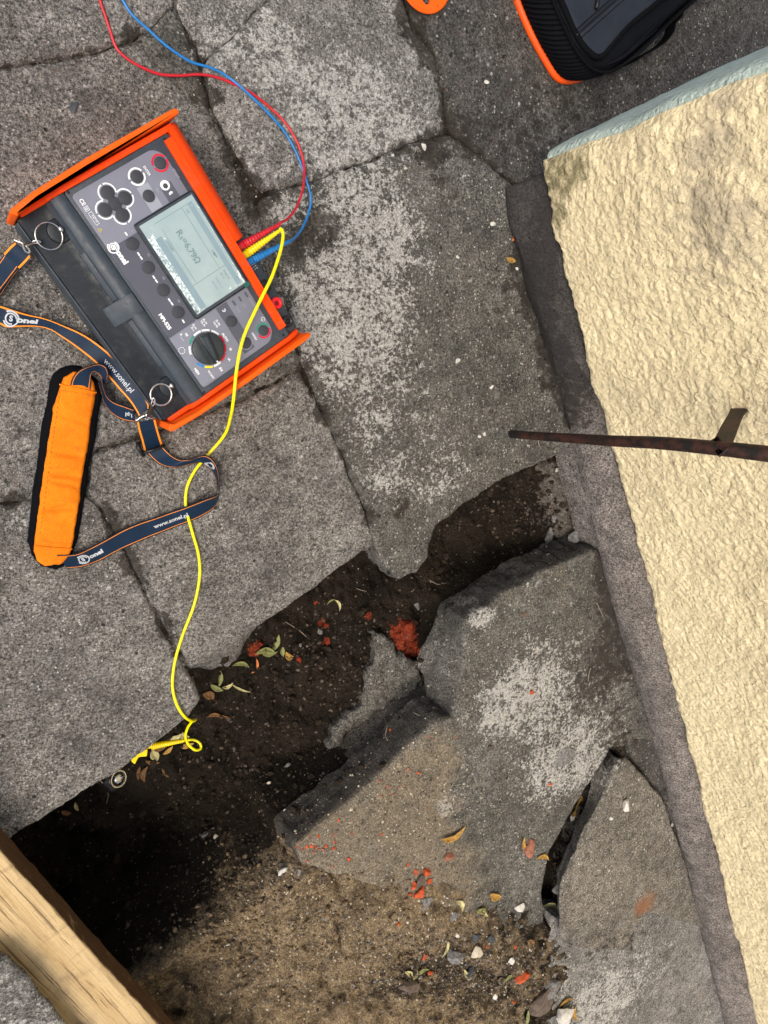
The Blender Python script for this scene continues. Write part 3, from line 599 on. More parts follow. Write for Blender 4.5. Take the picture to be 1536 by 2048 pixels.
slab([(930, 1240), (962, 1216), (997, 1194), (1067, 1152), (1135, 1118), (1192, 1096), (1222, 1150), (1262, 1290), (1300, 1390), (1340, 1490), (1262, 1492), (1222, 1498), (1196, 1545), (1166, 1590), (1132, 1650), (1100, 1705), (1086, 1786), (1090, 1850), (1000, 1872), (860, 1828), (720, 1764), (606, 1732), (592, 1690), (667, 1630), (745, 1568), (823, 1488), (874, 1444), (908, 1436), (917, 1375), (922, 1337), (926, 1292)],
     'big dusty slab right of the trench with brick crumbs and leaves on it', M_CON[2], z=.002, seed=10, side=lambda x, y: .95-.85*np.exp(-((x-P(905, 1335)[0])**2+(y-P(905, 1335)[1])**2)/.075**2), rnd=.004, rough_side=.0045, grow=.0, tilt=(.004, .012), edge_amp=.0035, edge_scale=24, thick=.070,
     out=lambda x, y: .034*np.exp(-((x-P(925, 1335)[0])**2+(y-P(925, 1335)[1])**2)/.050**2)+.010)
slab([(1098, 1870), (1110, 1835), (1230, 1852), (1290, 1822), (1360, 1700), (1395, 1750), (1420, 1880), (1470, 2060), (1560, 2400), (1120, 2400), (1105, 2060)],
     'rough lichen patched slab in the bottom right corner along the grey plinth', M_CON[1], z=.003, seed=11, edge_amp=.006)
slab([(1236, 1516), (1252, 1512), (1290, 1555), (1328, 1600), (1345, 1650), (1372, 1712), (1392, 1790), (1420, 1866), (1370, 1850), (1300, 1828), (1262, 1868), (1272, 1908), (1200, 1902), (1142, 1892), (1118, 1872), (1118, 1764), (1168, 1658), (1200, 1600), (1222, 1552)],
     'broken tan slab piece with a rust spot, raised over the black gap', M_BROK, z=.024, seed=12, tilt=(-.03, 0.01), edge_amp=.003, thick=.045, grow=.0, out=lambda x, y: -.034+.050*np.exp(-((x-P(1222, 1560)[0])**2+(y-P(1222, 1560)[1])**2)/.055**2)+.03*np.clip((x-P(1300, 1700)[0])*20, 0, 1), name='broken_slab', cat='broken slab', group=None)
slab([(1262, 1478), (1330, 1478), (1352, 1540), (1368, 1640), (1360, 1690), (1348, 1650), (1330, 1596), (1292, 1548), (1254, 1505)], 'dark narrow slab sliver between the broken piece and the plinth', M_CON[3], z=.003, seed=13)

# ---------------------------------------------------------------- building wall: plinth, yellow stucco, green return
WD = np.array([.38348952, -.92354523]); WN = np.array([.92354523, .38348952]); ZB = .078
C0 = P(1095, 318, ZB)[:2]
def wallpt(s, off, z): q = C0+WD*s+WN*off; return np.array([q[0], q[1], z])
def on_wall(px, py, off=0):
    r = ray(px, py); n3 = np.array([*WN, 0]); o = np.array([0, 0, H]); t = (np.array([*C0, 0])+n3*off-o)@n3/(r@n3); q = o+t*r
    return (q[:2]-C0)@WD, q[2], q
building = empty('building_wall', (*wallpt(1.2, 0, 0)[:2], 0), label='pale yellow rough stucco wall with green painted return and grey plinth', cat='wall')
def place_child(o): o.location = -building.location; return o
ce = [on_wall(*p)[:2] for p in [(1102, 316), (1180, 283), (1252, 262), (1330, 222), (1400, 195), (1470, 163), (1536, 143)]]
ces = [c[0] for c in ce]; cez = [c[1] for c in ce]
zz = np.concatenate([np.arange(ZB-.006, .52, .0034), np.arange(.52, 3.0, .05)]); ss = np.concatenate([np.arange(0, 2.2, .0042), np.arange(2.2, 6, .04)])
S_, Z_ = np.meshgrid(ss, zz)
edge = np.interp(Z_, cez, ces); 
Sx = edge*(np.clip(1-S_/.4, 0, 1))+S_
rag = .007*fbm(S_, S_*0, 14, 4, 5, .6)+.003*fbm(S_, S_*0, 60, 3, 6)
Zx = Z_+rag*np.clip(1-(Z_-ZB)/.03, 0, 1)
sw = np.interp(S_, [0, .11, .33, .55, .75, 1.95, 2.4], [-.012, -.022, -.015, -.009, 0, .008, .004])
coarse = np.clip((Z_-.12)/.25, .25, 1)
A = fbm(Sx, Zx, 62, 3, 51, .6); B = fbm(Sx, Zx, 125, 2, 57, .6)
Off = sw-(.0022*np.abs(A)*(.6+coarse)+.0019*B+.004*fbm(Sx, Zx, 7, 3, 58))
Off = Off-.004*np.clip(fbm(Sx, Zx, 16, 2, 59)-.2, 0, 1)
rim = np.clip(1-(Z_-(ZB-.006))/.012, 0, 1); Off = Off+.009*rim**2
cor = np.clip(1-S_/.02, 0, 1); Off = Off+.008*cor**2
qx = C0[0]+WD[0]*Sx+WN[0]*Off; qy = C0[1]+WD[1]*Sx+WN[1]*Off
V = np.stack([qx.ravel(), qy.ravel(), Zx.ravel()], 1); nr, nc = S_.shape; I = np.arange(nr*nc).reshape(nr, nc)
Q = np.stack([I[:-1, :-1].ravel(), I[1:, :-1].ravel(), I[1:, 1:].ravel(), I[:-1, 1:].ravel()], 1).tolist()
nb = len(V); low = V[:nc].copy(); low[:, 0] += WN[0]*.04; low[:, 1] += WN[1]*.04; V = np.concatenate([V, low])   # underside of the plaster lip
Q += [(i, i+1, nb+i+1, nb+i) for i in range(nc-1)]
yw = place_child(mk('yellow_stucco', V, Q, M_YEL, building))
def wall_stain(o, V, items, ch):
    c = np.zeros((len(V), 4), np.float32); c[:, 3] = 1
    for px, py, r, s_, k in items:
        a = on_wall(px, py)[2]; b = on_wall(px, py+r)[2]; rr = np.linalg.norm(a-b)
        c[:, k] += s_*np.exp(-((V-a)**2).sum(1)/rr**2)
    at = o.data.color_attributes.new('stain', 'FLOAT_COLOR', 'POINT'); at.data.foreach_set('color', np.clip(c, 0, 1).ravel())
wall_stain(yw, V, [(1420, 330, 130, .8, 1), (1500, 500, 160, .7, 1), (1300, 290, 60, .7, 1), (1480, 220, 60, .9, 1), (1380, 520, 90, .35, 1), (1280, 900, 70, .3, 1), (1300, 1150, 50, .3, 1),
                   (1130, 345, 60, 1.3, 2), (1118, 410, 44, 1.2, 2), (1180, 330, 44, .9, 2), (1135, 440, 30, .7, 2), (1240, 305, 40, .5, 2), (1270, 930, 50, .5, 2), (1500, 470, 60, .4, 2)], 1)
# plinth
pr = [(-.034, -.05), (-.033, .0), (-.036, .012), (-.037, .026), (-.033, .042), (-.025, .056), (-.013, .067), (0.0, .074), (.014, .078), (.03, .079)]
pr = smoothline(pr, 3); sp = np.concatenate([np.arange(.02, 2.3, .006), np.arange(2.3, 6, .05)])
Vp = []; 
for i, s_ in enumerate(sp):
    for j, (o_, z_) in enumerate(pr):
        f = np.interp(s_, [0, .06, .25, .45, .8, 1.2, 2.4], [.010, -.006, .002, .004, -.006, .006, -.004])
        n_ = .0035*float(fbm(np.array([s_]), np.array([j*.01]), 14, 4, 61)[0])+.0012*float(fbm(np.array([s_]), np.array([j*.012]), 90, 2, 63)[0])
        Vp.append(wallpt(s_, o_+f+n_, z_))
m_ = len(pr); Fp = [(i*m_+j, i*m_+j+1, (i+1)*m_+j+1, (i+1)*m_+j) for i in range(len(sp)-1) for j in range(m_-1)]; Fp.append(tuple(range(m_))[::-1])
Vp = np.array(Vp); pl = place_child(mk('plinth', Vp, Fp, M_PLINTH, building))
c = np.zeros((len(Vp), 3), np.float32); s_all = (Vp[:, :2]-C0)@WD; offp = (Vp[:, :2]-C0)@WN
ex2 = np.zeros((len(Vp), 3), np.float32); ex2[:, 1] = np.clip(1-(s_all-.30)/.16, 0, 1)*.95  # plinth toned darker towards the corner
ex1 = np.zeros((len(Vp), 3), np.float32); ex1[:, 1] = np.clip(1-Vp[:, 2]/.02, 0, 1)*.5
ex1[:, 1] -= np.clip((s_all-.40)/.1, 0, 1)*.8; set_stain(pl, Vp[:, 0], Vp[:, 1], ex1, ex2)
# green return face: base line seen at these places, running away from the corner
gb = [P(a, b, ZB)[:2] for a, b in [(1093, 324), (1102, 300), (1150, 272), (1225, 236), (1300, 201), (1400, 152), (1536, 95), (1700, 30)]]
gb.append(gb[-1]+(gb[-1]-gb[-2])*4)
gbl = smoothline(gb, 14); zz2 = np.concatenate([np.arange(ZB, .56, .008), np.arange(.56, 3.0, .08)])
Vg = []
cz = np.interp(zz2, cez, ces)
for i, g in enumerate(gbl):
    t = i/(len(gbl)-1)
    for j, z_ in enumerate(zz2):
        e = wallpt(cz[j], .001, z_)[:2]-wallpt(ces[0], .001, 0)[:2]
        q = g+e*1.0; n_ = .0016*float(fbm(np.array([g[0]*1.]), np.array([z_]), 30, 3, 71)[0])
        if i == 0: q = wallpt(cz[j], -.002, z_)[:2]+WN*.004
        Vg.append((q[0]-WD[0]*n_, q[1]-WD[1]*n_, z_))
m2 = len(zz2); Fg = [(i*m2+j, (i+1)*m2+j, (i+1)*m2+j+1, i*m2+j+1) for i in range(len(gbl)-1) for j in range(m2-1)]
Vg = np.array(Vg); gw = place_child(mk('green_plaster', Vg, Fg, M_GRN, building))
at = gw.data.color_attributes.new('stain', 'FLOAT_COLOR', 'POINT'); at.data.foreach_set('color', np.tile(np.array([0, .15, 0, 1], np.float32), len(Vg)))

# BVH of the ground for laying things on it
def world_tree(objs):
    vs = []; fs = []
    for o in objs:
        b = len(vs); mw = Matrix.Translation(o.location)
        n = len(o.data.vertices); co = np.empty(n*3, np.float32); o.data.vertices.foreach_get('co', co); co = co.reshape(-1, 3)+np.array(o.location)
        vs.extend(map(tuple, co.tolist())); fs.extend([tuple(v+b for v in p.vertices) for p in o.data.polygons])
    return BVHTree.FromPolygons(vs, fs)
TREE = world_tree(GROUND)
def drop(px, py):                         # where the line of sight through that place meets the ground
    r = Vector(ray(px, py)); h = TREE.ray_cast(Vector((0, 0, H)), r.normalized())
    return (np.array(h[0]), h[1]) if h[0] is not None else (P(px, py, 0), Vector((0, 0, 1)))
def ground_at(x, y):
    h = TREE.ray_cast(Vector((x, y, .3)), Vector((0, 0, -1))); return h[0].z if h[0] is not None else 0.

# ---------------------------------------------------------------- the tester
UA = math.radians(-57.705760); DO = np.array([0.05551161, 0.13201579])
tester = empty('electrical_tester', (DO[0], DO[1], 0), UA, label='orange and dark grey handheld electrical installation tester with lit greenish display', cat='measuring instrument')
def Lc(px, py, h=.07):                    # place on the tester (u along, v across, metres)
    q = P(px, py, h)[:2]-DO; ca, sa = math.cos(UA), math.sin(UA)
    return (q[0]*ca+q[1]*sa, -q[0]*sa+q[1]*ca)
def lx(x, y, h=.07): return Lc(x*660/1536, 200+y*660/1536, h)
mm = .001
def mp(l): return [(a*mm, b*mm) for a, b in l]
def profile_bar(name, prof, u0, u1, mat, parent, bevel_u=0):
    prof = [(v*mm, z*mm) for v, z in prof]; n = len(prof); V = []
    for u in (u0*mm, u1*mm):
        for v, z in prof: V.append((u, v, z))
    Fc = [(i, (i+1) % n, n+(i+1) % n, n+i) for i in range(n)]+[tuple(range(n))[::-1], tuple(range(n, 2*n))]
    bm = bmesh.new(); vs = [bm.verts.new(v) for v in V]
    for f in Fc: bm.faces.new([vs[i] for i in f])
    if bevel_u:
        bmesh.ops.recalc_face_normals(bm, faces=bm.faces)
        es = [e for e in bm.edges if abs(e.verts[0].co.x-e.verts[1].co.x) < 1e-7]
        bmesh.ops.bevel(bm, geom=es, offset=bevel_u*mm, segments=2, affect='EDGES', profile=.5)
    o = from_bm(name, bm, mat, parent); return flat_shade_by_angle(o, 32)
prism('housing', rounded(mp([(6, 6), (6, 217), (277, 217), (277, 6)]), .008), .001, .044, M_HOUS, tester, .003)
# sloping battery deck on the left, shoulder bar, face plate
profile_bar('battery_deck', [(4, 40), (4, 50), (7, 52.5), (30, 54), (37, 55), (41, 58), (41, 40)], 8, 276, M_DECK, tester, .8)
profile_bar('shoulder_bar', [(38, 50), (38.5, 58), (42, 62), (43, 66), (47, 69.4), (53, 70.4), (58, 69.6), (60.2, 68), (60.2, 50)], 8.5, 275.5, M_HOUS, tester, .6)
profile_bar('grip_strip', [(36.4, 50), (36.6, 59), (38.0, 60.4), (41.8, 62.4), (41.8, 50)], 69, 128.5, M_HOUS, tester, .5)
profile_bar('grip_strip', [(36.4, 50), (36.6, 59), (38.0, 60.4), (41.8, 62.4), (41.8, 50)], 156, 218, M_HOUS, tester, .5)
profile_bar('latch', [(20, 50), (22, 54), (27, 57.5), (33, 61), (40, 66), (48, 69.8), (54, 71.6), (58.6, 71.4), (59.2, 69), (59.2, 50)], 129.5, 154, M_HOUS, tester, 1.0)
prism('side_rib', mp([(10, 1.6), (274, 1.6), (274, 3.6), (10, 3.6)]), .004, .0485, M_HOUS, tester, .0008)
for u in (37.5, 244.5):
    b = disc('ring_boss', (u*mm, .034), .0135, .050, .0585, M_DECK, tester, .003, n=28)
prism('face_plate', rounded(mp([(8.5, 60.6), (8.5, 199), (275, 199), (275, 60.6)]), .003), .044, .0690, M_HOUS, tester, .0008)
# keypad panel with its tones
fp = prism('keypad_panel', rounded(mp([(14.6, 64.8), (14.6, 172), (25, 182), (70, 182.4), (196, 182.6), (257, 182.8), (267.5, 172), (267.5, 64.8)]), [.005, .008, .008, .002, .002, .008, .008, .005]), .0688, .0698, M_PANL, tester, .0003)
prism('key_field', mp([(79.5, 64.9), (79.5, 104), (195.7, 104), (195.7, 64.9)]), .0692, .0701, M_PAND, tester)
prism('key_field', mp([(197, 134), (197, 150), (262, 150), (262, 134)]), .0692, .0701, M_PAND, tester)
prism('key_field', mp([(41, 132), (41, 147), (70.4, 147), (70.4, 132)]), .0692, .0701, M_PANX, tester)
prism('key_field', mp([(52, 156), (52, 171), (70.4, 171), (70.4, 156)]), .0692, .0701, M_PAND, tester)
# display
bez = prism('display_bezel', rounded(mp([(70.8, 104.4), (70.8, 187.5), (195.6, 187.5), (195.6, 104.4)]), .004), .0686, .0728, M_DECK, tester, .0012)
prism('display_bezel_lip', rounded(mp([(72.8, 106.4), (72.8, 185.6), (193.4, 185.6), (193.4, 106.4)]), .003), .0729, .0733, M_HOUS, bez)
prism('green_tab', mp([(190.8, 180), (190.8, 187.8), (195.9, 187.8), (195.9, 180)]), .0729, .0737, plain('green_tab', (.01, .10, .07), .5), bez)
def lcd():
    nx, ny = 90, 60; u0, u1, v0, v1 = 75.4*mm, 190.2*mm, 109*mm, 183.4*mm
    V = [(u0+(u1-u0)*i/nx, v0+(v1-v0)*j/ny, .0735) for j in range(ny+1) for i in range(nx+1)]
    Fc = [(j*(nx+1)+i, j*(nx+1)+i+1, (j+1)*(nx+1)+i+1, (j+1)*(nx+1)+i) for j in range(ny) for i in range(nx)]
    o = mk('display', V, Fc, M_LCD, tester, smooth=False); a = np.array(V)
    c = np.zeros((len(V), 4), np.float32); c[:, 3] = 1; U = (a[:, 0]-u0)/(u1-u0); W = (a[:, 1]-v0)/(v1-v0)
    c[:, 0] = np.clip((.17-W)/.06, 0, 1)*np.clip((U-.1)/.1, 0, 1)*.85+np.clip((W-.955)/.03, 0, 1)*.7+np.exp(-((U-.22)**2+(W-.24)**2)/.0004)*1.3+np.clip((U+.25*W-1.09)/.05, 0, 1)*.6+np.clip((.35-W-U*1.2)/.05, 0, 1)*.5  # pale bands painted for reflections and smears on the glass
    c[:, 1] = np.clip((.12-W)/.06, 0, 1)*np.clip((U-.5)/.3, 0, 1)*.9+np.clip((U-.97)/.02, 0, 1)*.8
    at = o.data.color_attributes.new('stain', 'FLOAT_COLOR', 'POINT'); at.data.foreach_set('color', np.clip(c, 0, 1).ravel()); return o
LCD = lcd()
def lcdbox(name, u0, u1, v0, v1, mat): return prism(name, mp([(u0, v0), (u1, v0), (u1, v1), (u0, v1)]), .0736, .07364, mat, LCD)
lcdbox('status_bar', 81, 187, 172.5, 179, M_LCDBAR); lcdbox('function_bar', 96, 188, 116.5, 124.5, M_LCDBAR)
for q in ((82, 160, 164.2, 164.7), (90, 160, 129.6, 130.1), (160, 160.6, 124.6, 172.4), (81.5, 82, 124.6, 172)): lcdbox('screen_line', *q, M_LCDINK)
text('screen_text', 'R', (.1035, .1455), .0105, .07372, M_LCDINK, LCD, .02, sx=1.05); text('screen_text', 'E', (.1092, .1436), .0062, .07372, M_LCDINK, LCD, .02); text('screen_text', '=6,79Ω', (.1108, .1455), .0105, .07372, M_LCDINK, LCD, .02, align='LEFT', sx=.98)
text('screen_text', 'Us', (.0885, .1685), .0042, .07372, M_LCDINK, LCD, .01)
text('screen_text', 'UMPP', (.1435, .1685), .0042, .07372, M_LCDINK, LCD, .01)
text('screen_text', 'U=228V', (.1100, .1270), .0042, .07372, M_LCDINK, LCD, .01)
text('screen_text', '00:10:01', (.1740, .1480), .0036, .07372, M_LCDBAR, LCD, .01)
text('screen_text', '2000.01.01', (.1740, .1540), .0036, .07372, M_LCDBAR, LCD, .01)
text('screen_text', 'B=15', (.1690, .1625), .0036, .07372, M_LCDINK, LCD, .01)
text('screen_text', 'P=42 50', (.1705, .1675), .0036, .07372, M_LCDINK, LCD, .01)
text('screen_text', 'Z', (.0850, .1756), .0042, .07372, M_LCD, LCD, .02)
for k in range(4): arc('battery_sign', (.181, .1765), .0018-.0004*(k % 2), .0022, k*1.57, k*1.57+1.3, .0737, .07374, M_LCDINK, LCD, 4)
# keys
def key(c, r, h=.0022): return disc('button', c, r, .0698, .0698+h, M_BTN, tester, .0009, n=32)
K = lambda u, v: (u*mm, v*mm)
for c in (K(30.9, 171.8), K(31, 139.6), K(53.8, 139)): key(c, .0068)
for u in (87.1, 117.2, 146.6, 176.4): key(K(u, 91.9), .0072)
for c in (K(219.7, 142.1), K(251.3, 142.9), K(251.3, 171.4)): key(c, .0068)
def ring(c, segs, r0=.0078, r1=.0098):
    for a0, a1, m in segs: arc('key_ring_mark', c, r0, r1, math.radians(a0), math.radians(a1), .0699, .0702, m, tester)
ring(K(30.9, 171.8), [(110, 262, M_RED), (-80, 92, M_RED)])
ring(K(31, 139.6), [(110, 262, M_WHT), (-80, 92, M_WHT)])
ring(K(251.3, 171.4), [(100, 250, M_GREEN), (-78, 80, M_RED)])
ring(K(251.3, 142.9), [(110, 262, M_PANX), (-80, 92, M_PANX)], .0080, .0086)
dc = K(43.2, 100.7)
for i, (a, b) in enumerate([(-13.3, 0), (0, 13.3), (13.3, 0), (0, -13.3)]):
    c = (dc[0]+a*mm, dc[1]+b*mm); key(c, .0074, .0020)
    th = math.atan2(b, a)
    arc('key_ring_mark', c, .0088, .0104, th-2.02, th-.10, .0699, .0702, M_WHT, tester); arc('key_ring_mark', c, .0088, .0104, th+.12, th+2.02, .0699, .0702, M_WHT, tester)
prism('pad_centre', mp([(33, 100.7), (43.2, 90.5), (53.4, 100.7), (43.2, 110.9)]), .0696, .0714, M_BTN, tester, .0006)
# rotary switch
dc = K(230.8, 97.4)
knob = disc('rotary_switch', dc, .0198, .0698, .0765, M_KNOB, tester, .0012, n=56)
pd = lx(1010, 1225, .078); ang = math.atan2(pd[1]-dc[1], pd[0]-dc[0]); ca, sa = math.cos(ang), math.sin(ang)
rot = lambda pts: [(dc[0]+x*ca-y*sa, dc[1]+x*sa+y*ca) for x, y in pts]
prism('grip_ridge', rot([(-.0188, -.0062), (.0188, -.0018), (.0188, .0018), (-.0188, .0062)]), .0764, .0835, M_KNOB, knob, .0012)
prism('grip_ridge_groove', rot([(-.0150, -.0026), (.0120, -.0006), (.0120, .0006), (-.0150, .0026)]), .0834, .0837, M_HOUS, knob)
for s_ in (1, -1):
    p_ = [(.0165*math.cos(t), s_*(.0078+.0088*math.sin(t))) for t in np.linspace(0.05, math.pi-.05, 14)]
    prism('finger_recess', rot(p_ if s_ > 0 else p_[::-1]), .0764, .0770, plain('knob_recess', (.028, .036, .038), .35), knob, .0003)
disc('pointer_dot', (dc[0]+.0172*ca, dc[1]+.0172*sa), .0011, .0834, .0839, M_WHT, knob, n=12)
sg = [((885, 1165), M_WHT), ((890, 1118), M_GREEN), ((917, 1084), M_WHT), ((957, 1072), M_WHT), ((1000, 1085), M_WHT), ((1032, 1115), M_RED), ((1048, 1155), M_RED), ((1042, 1198), M_RED), ((1016, 1237), M_WHT), ((972, 1252), M_YELP), ((930, 1243), M_BLUEP)]
for (x, y), m in sg:
    q = lx(x, y); a = math.atan2(q[1]-dc[1], q[0]-dc[0]); arc('switch_mark', dc, .0212, .0236, a-.225, a+.225, .0699, .0702, m, tester, 8)
ZT = .07045
def lab(s_, x, y, size, m=M_WHT, bold=.02, rot=0, sx=1): text('printed_label', s_, lx(x, y), size*mm, ZT, m, tester, bold, rot, sx=sx)
lab('ENTER', 683, 330, 4.0, sx=.95); lab('START', 818, 343, 4.0, M_PANX, sx=.95); lab('ESC', 735, 424, 3.8, M_PANX)
for s_, x, y in (('F1', 618, 613), ('F2', 691, 722), ('F3', 761, 830), ('F4', 831, 936)): lab(s_, x, y, 3.4, M_PANX)
lab('MPI-525', 767, 1032, 6.0, bold=.05, sx=1.05); lab('MENU', 1183, 1100, 3.8); lab('AUTO', 1047, 1105, 4.2, bold=.04); lab('MEM', 915, 1263, 4.4, bold=.04)
lab('RX', 1028, 1254, 4.2, bold=.04); lab('RCONT', 982, 1279, 3.4, bold=.03); lab('CONT', 1108, 976, 3.2, M_PANX); lab('H.V.', 1137, 958, 3.2, M_PANX); lab('RUNNING', 1172, 942, 3.0, M_PANX, sx=.9)
lab('ZL-N', 905, 1055, 3.2, bold=.03); lab('ZL-L', 897, 1066, 3.0, bold=.03); lab('ZL-N', 953, 1030, 3.4, bold=.03); lab('UL-N', 944, 1040, 3.4, bold=.03); lab('ZL-PE', 1014, 1036, 3.2, bold=.03); lab('UL-PE', 1003, 1045, 3.2, bold=.03)
lab('RE', 868, 1093, 3.8, bold=.03); lab('R ___', 850, 1104, 3.8, bold=.03); lab('IΔ', 1073, 1160, 4.0, bold=.03); lab('tA', 1066, 1208, 4.0, bold=.03); lab('I', 1222, 1022, 3.0)
for k in range(8):
    a = k*math.pi/4+.2; c = lx(846, 1166); arc('printed_label', c, .0034, .0042, a, a+.5, .0699, .0702, M_WHT, tester, 4)
arc('printed_label', lx(1224, 1020), .0022, .0027, 0, 5.8, .0699, .0702, M_WHT, tester, 18)
arc('printed_label', lx(1042, 978), .0016, .0022, -2.2, 2.2, .0699, .0702, M_WHT, tester, 12)
arc('printed_label', lx(1045, 980), .0006, .0012, 1, 5, .0699, .0702, M_WHT, tester, 6)
lab('CE', 383, 476, 6.0, bold=.03)
def frame2(x, y, w_, h_, t=.5, m=M_WHT):
    c = lx(x, y)
    for (a, b, cc, d) in ((-w_, -h_, w_, -h_+t), (-w_, h_-t, w_, h_), (-w_, -h_+t, -w_+t, h_-t), (w_-t, -h_+t, w_, h_-t)):
        prism('printed_label', [(c[0]+p*mm, c[1]+q*mm) for p, q in ((a, b), (cc, b), (cc, d), (a, d))], .0699, .0702, m, tester)
frame2(403, 506, 2.6, 2.6); frame2(403, 506, 1.2, 1.2); frame2(437, 551, 7.2, 2.3, .4); lab('CAT IV', 440, 553, 2.9)
c = lx(466, 606)
for k in range(3):
    a0 = math.pi/2+k*2*math.pi/3; a1 = a0+2*math.pi/3; r0, r1 = .0019, .0032
    prism('warning_sign', [(c[0]+r*math.cos(a), c[1]+r*math.sin(a)) for r, a in ((r1, a0), (r0, a0), (r0, a1), (r1, a1))], .0699, .0702, M_YELD, tester)
text('warning_sign', '!', c, .0032, ZT, M_YELD, tester, .03)
for x, y in ((587, 623), (645, 717), (657, 735), (716, 825), (728, 843), (788, 931), (800, 948), (853, 1030)):
    c = lx(x, y); prism('printed_label', [(c[0]+p, c[1]+q) for p, q in ((-.0021, -.0009), (.0021, -.0009), (.0021, .0009), (-.0021, .0009))], .0702, .0705, M_WHT, tester)
for x, y in ((1089, 945), (1117, 926), (1146, 906)):
    c = lx(x, y); prism('indicator_lamp', rounded([(c[0]+p, c[1]+q) for p, q in ((-.0034, -.0013), (.0034, -.0013), (.0034, .0013), (-.0034, .0013))], .0012, 4), .0696, .0706, M_PAND, tester)
# start pictogram: white round drop with an arrow
c = lx(768, 397); disc('pictogram', c, .0056, .0699, .0702, M_WHT, tester, n=24); disc('pictogram', (c[0]+.0008, c[1]), .0032, .0702, .0704, M_HOUS, tester, n=6)
lab('t', 795, 432, 7.5, bold=.06)
# round mark with its name
def swirl(cc, r, z, m, parent, name='emblem', rot=0., fn=None):
    for r0, r1, a0, a1 in ((.80, 1.0, -2.7, 2.3), (.56, .72, .1, 5.0), (.20, .44, -1.5, 1.6), (.20, .44, 1.7, 4.5)):
        arc(name, cc, r*r0, r*r1, a0+rot, a1+rot, z, z+.0002, m, parent, 18)
c = lx(527, 686); swirl(c, .0068, .0701, M_WHT, tester)
text('emblem', 'S', c, .0062, .0704, M_WHT, tester, .03); text('emblem', 'onel', lx(568, 733), .0086, .0704, M_WHT, tester, .06, sx=1.05)
for x, y in ((767, 181), (318, 430), (950, 1361), (1320, 1094)):
    s_ = disc('screw', lx(x, y), .0017, .0688, .0694, M_BLK, tester, .0003, n=14)
# orange top rail, cap, ends, bumpers
profile_bar('orange_rail', [(189.6, 60), (189.6, 73), (190.4, 74), (193.2, 74), (193.5, 73.4), (193.8, 74), (196.4, 74), (196.7, 73.4), (197, 74), (199.6, 74), (200.4, 73), (200.4, 60)], 14, 262, M_ORG, tester, .4)
profile_bar('orange_cover', [(200.5, 20), (200.5, 73.4), (203, 73.0), (208, 71), (213, 66.5), (217, 60), (219.4, 50), (220, 20)], 4, 145, M_ORG, tester, 1.5)
profile_bar('orange_end_trim', [(9, 40), (9, 56), (36, 57), (41, 65), (60, 68.5), (196, 70.5), (207, 69.5), (215, 62), (219, 48), (219, 40)], 1.5, 8.2, M_ORG, tester, 1.2)
profile_bar('orange_end_trim', [(9, 40), (9, 54), (36, 57), (41, 65), (60, 68.5), (196, 70.0), (207, 66), (215, 60), (218, 48), (218, 40)], 275.6, 281.5, M_ORG, tester, 1.2)
bt = [(7.5, 3.5), (2.0, -1.5), (-1.5, .0), (-5.6, 31), (-8.4, 100), (-8.6, 214), (-7.5, 219.5), (-3, 221), (-1.4, 218), (-.6, 100), (1.6, 32), (5.4, 6.5)]
def lift(o, f):
    for v in o.data.vertices: v.co.z = f(v.co)
prism('bumper', rounded(mp(bt), .0025, 3), .000, .080, M_ORG2, tester, .0018, seg=3)
bb = [(277, 3.5), (283, -2.5), (287.6, .5), (291.0, 40), (292.4, 120), (291.8, 214), (290.0, 221), (286.2, 223.0), (285.6, 218), (286.2, 120), (285.2, 40), (281.6, 8)]
prism('bumper', rounded(mp(bb), .0025, 3), .000, .078, M_ORG2, tester, .0018, seg=3)
# socket deck
sd = profile_bar('socket_deck', [(200.6, 30), (200.6, 58.5), (202, 59.6), (214, 58), (218.4, 54), (218.8, 30)], 145.4, 275.2, M_HOUS, tester, .8)
for i in range(9): prism('vent', mp([(147+i*4.2, 201.3), (149.4+i*4.2, 201.3), (149.4+i*4.2, 202.5), (147+i*4.2, 202.5)]), .0590, .0599, M_BLK, sd)
for i in range(4):
    for j in range(3): disc('pin_hole', ((176+i*3)*mm, (205.6+j*2.8)*mm), .0008, .0585, .0598, M_PANX, sd, n=8)
prt = prism('port', rounded(mp([(201, 203.5), (201, 214.5), (217, 214.5), (217, 203.5)]), .005), .0580, .0606, M_BLK, sd, .0008)
for a, b in ((205, 206.5), (209, 206.5), (213, 206.5), (207, 211), (211, 211)): disc('port_pin', K(a, b), .0012, .0606, .0609, M_HOUS, prt, n=10)
def socket(c, m, r):
    n = 32; k = 10; V = []; R_, r_ = r*.72, r*.36
    for i in range(n):
        for j in range(k):
            a = 2*math.pi*i/n; b = 2*math.pi*j/k; V.append((c[0]+(R_+r_*math.cos(b))*math.cos(a), c[1]+(R_+r_*math.cos(b))*math.sin(a), .0605+r_*math.sin(b)))
    Fc = [(i*k+j, ((i+1) % n)*k+j, ((i+1) % n)*k+(j+1) % k, i*k+(j+1) % k) for i in range(n) for j in range(k)]
    o = mk('socket', V, Fc, m, tester); disc('socket_hole', c, r*.5, .0590, .0602, plain('socket_hole_red', (.16, .0, .002), .4) if m is M_REDJ else M_BLK, o, n=20)
    return o
socket(lx(1290, 945, .062), M_REDJ, .0072); socket(lx(1341, 1030, .062), M_BLKM, .0072)
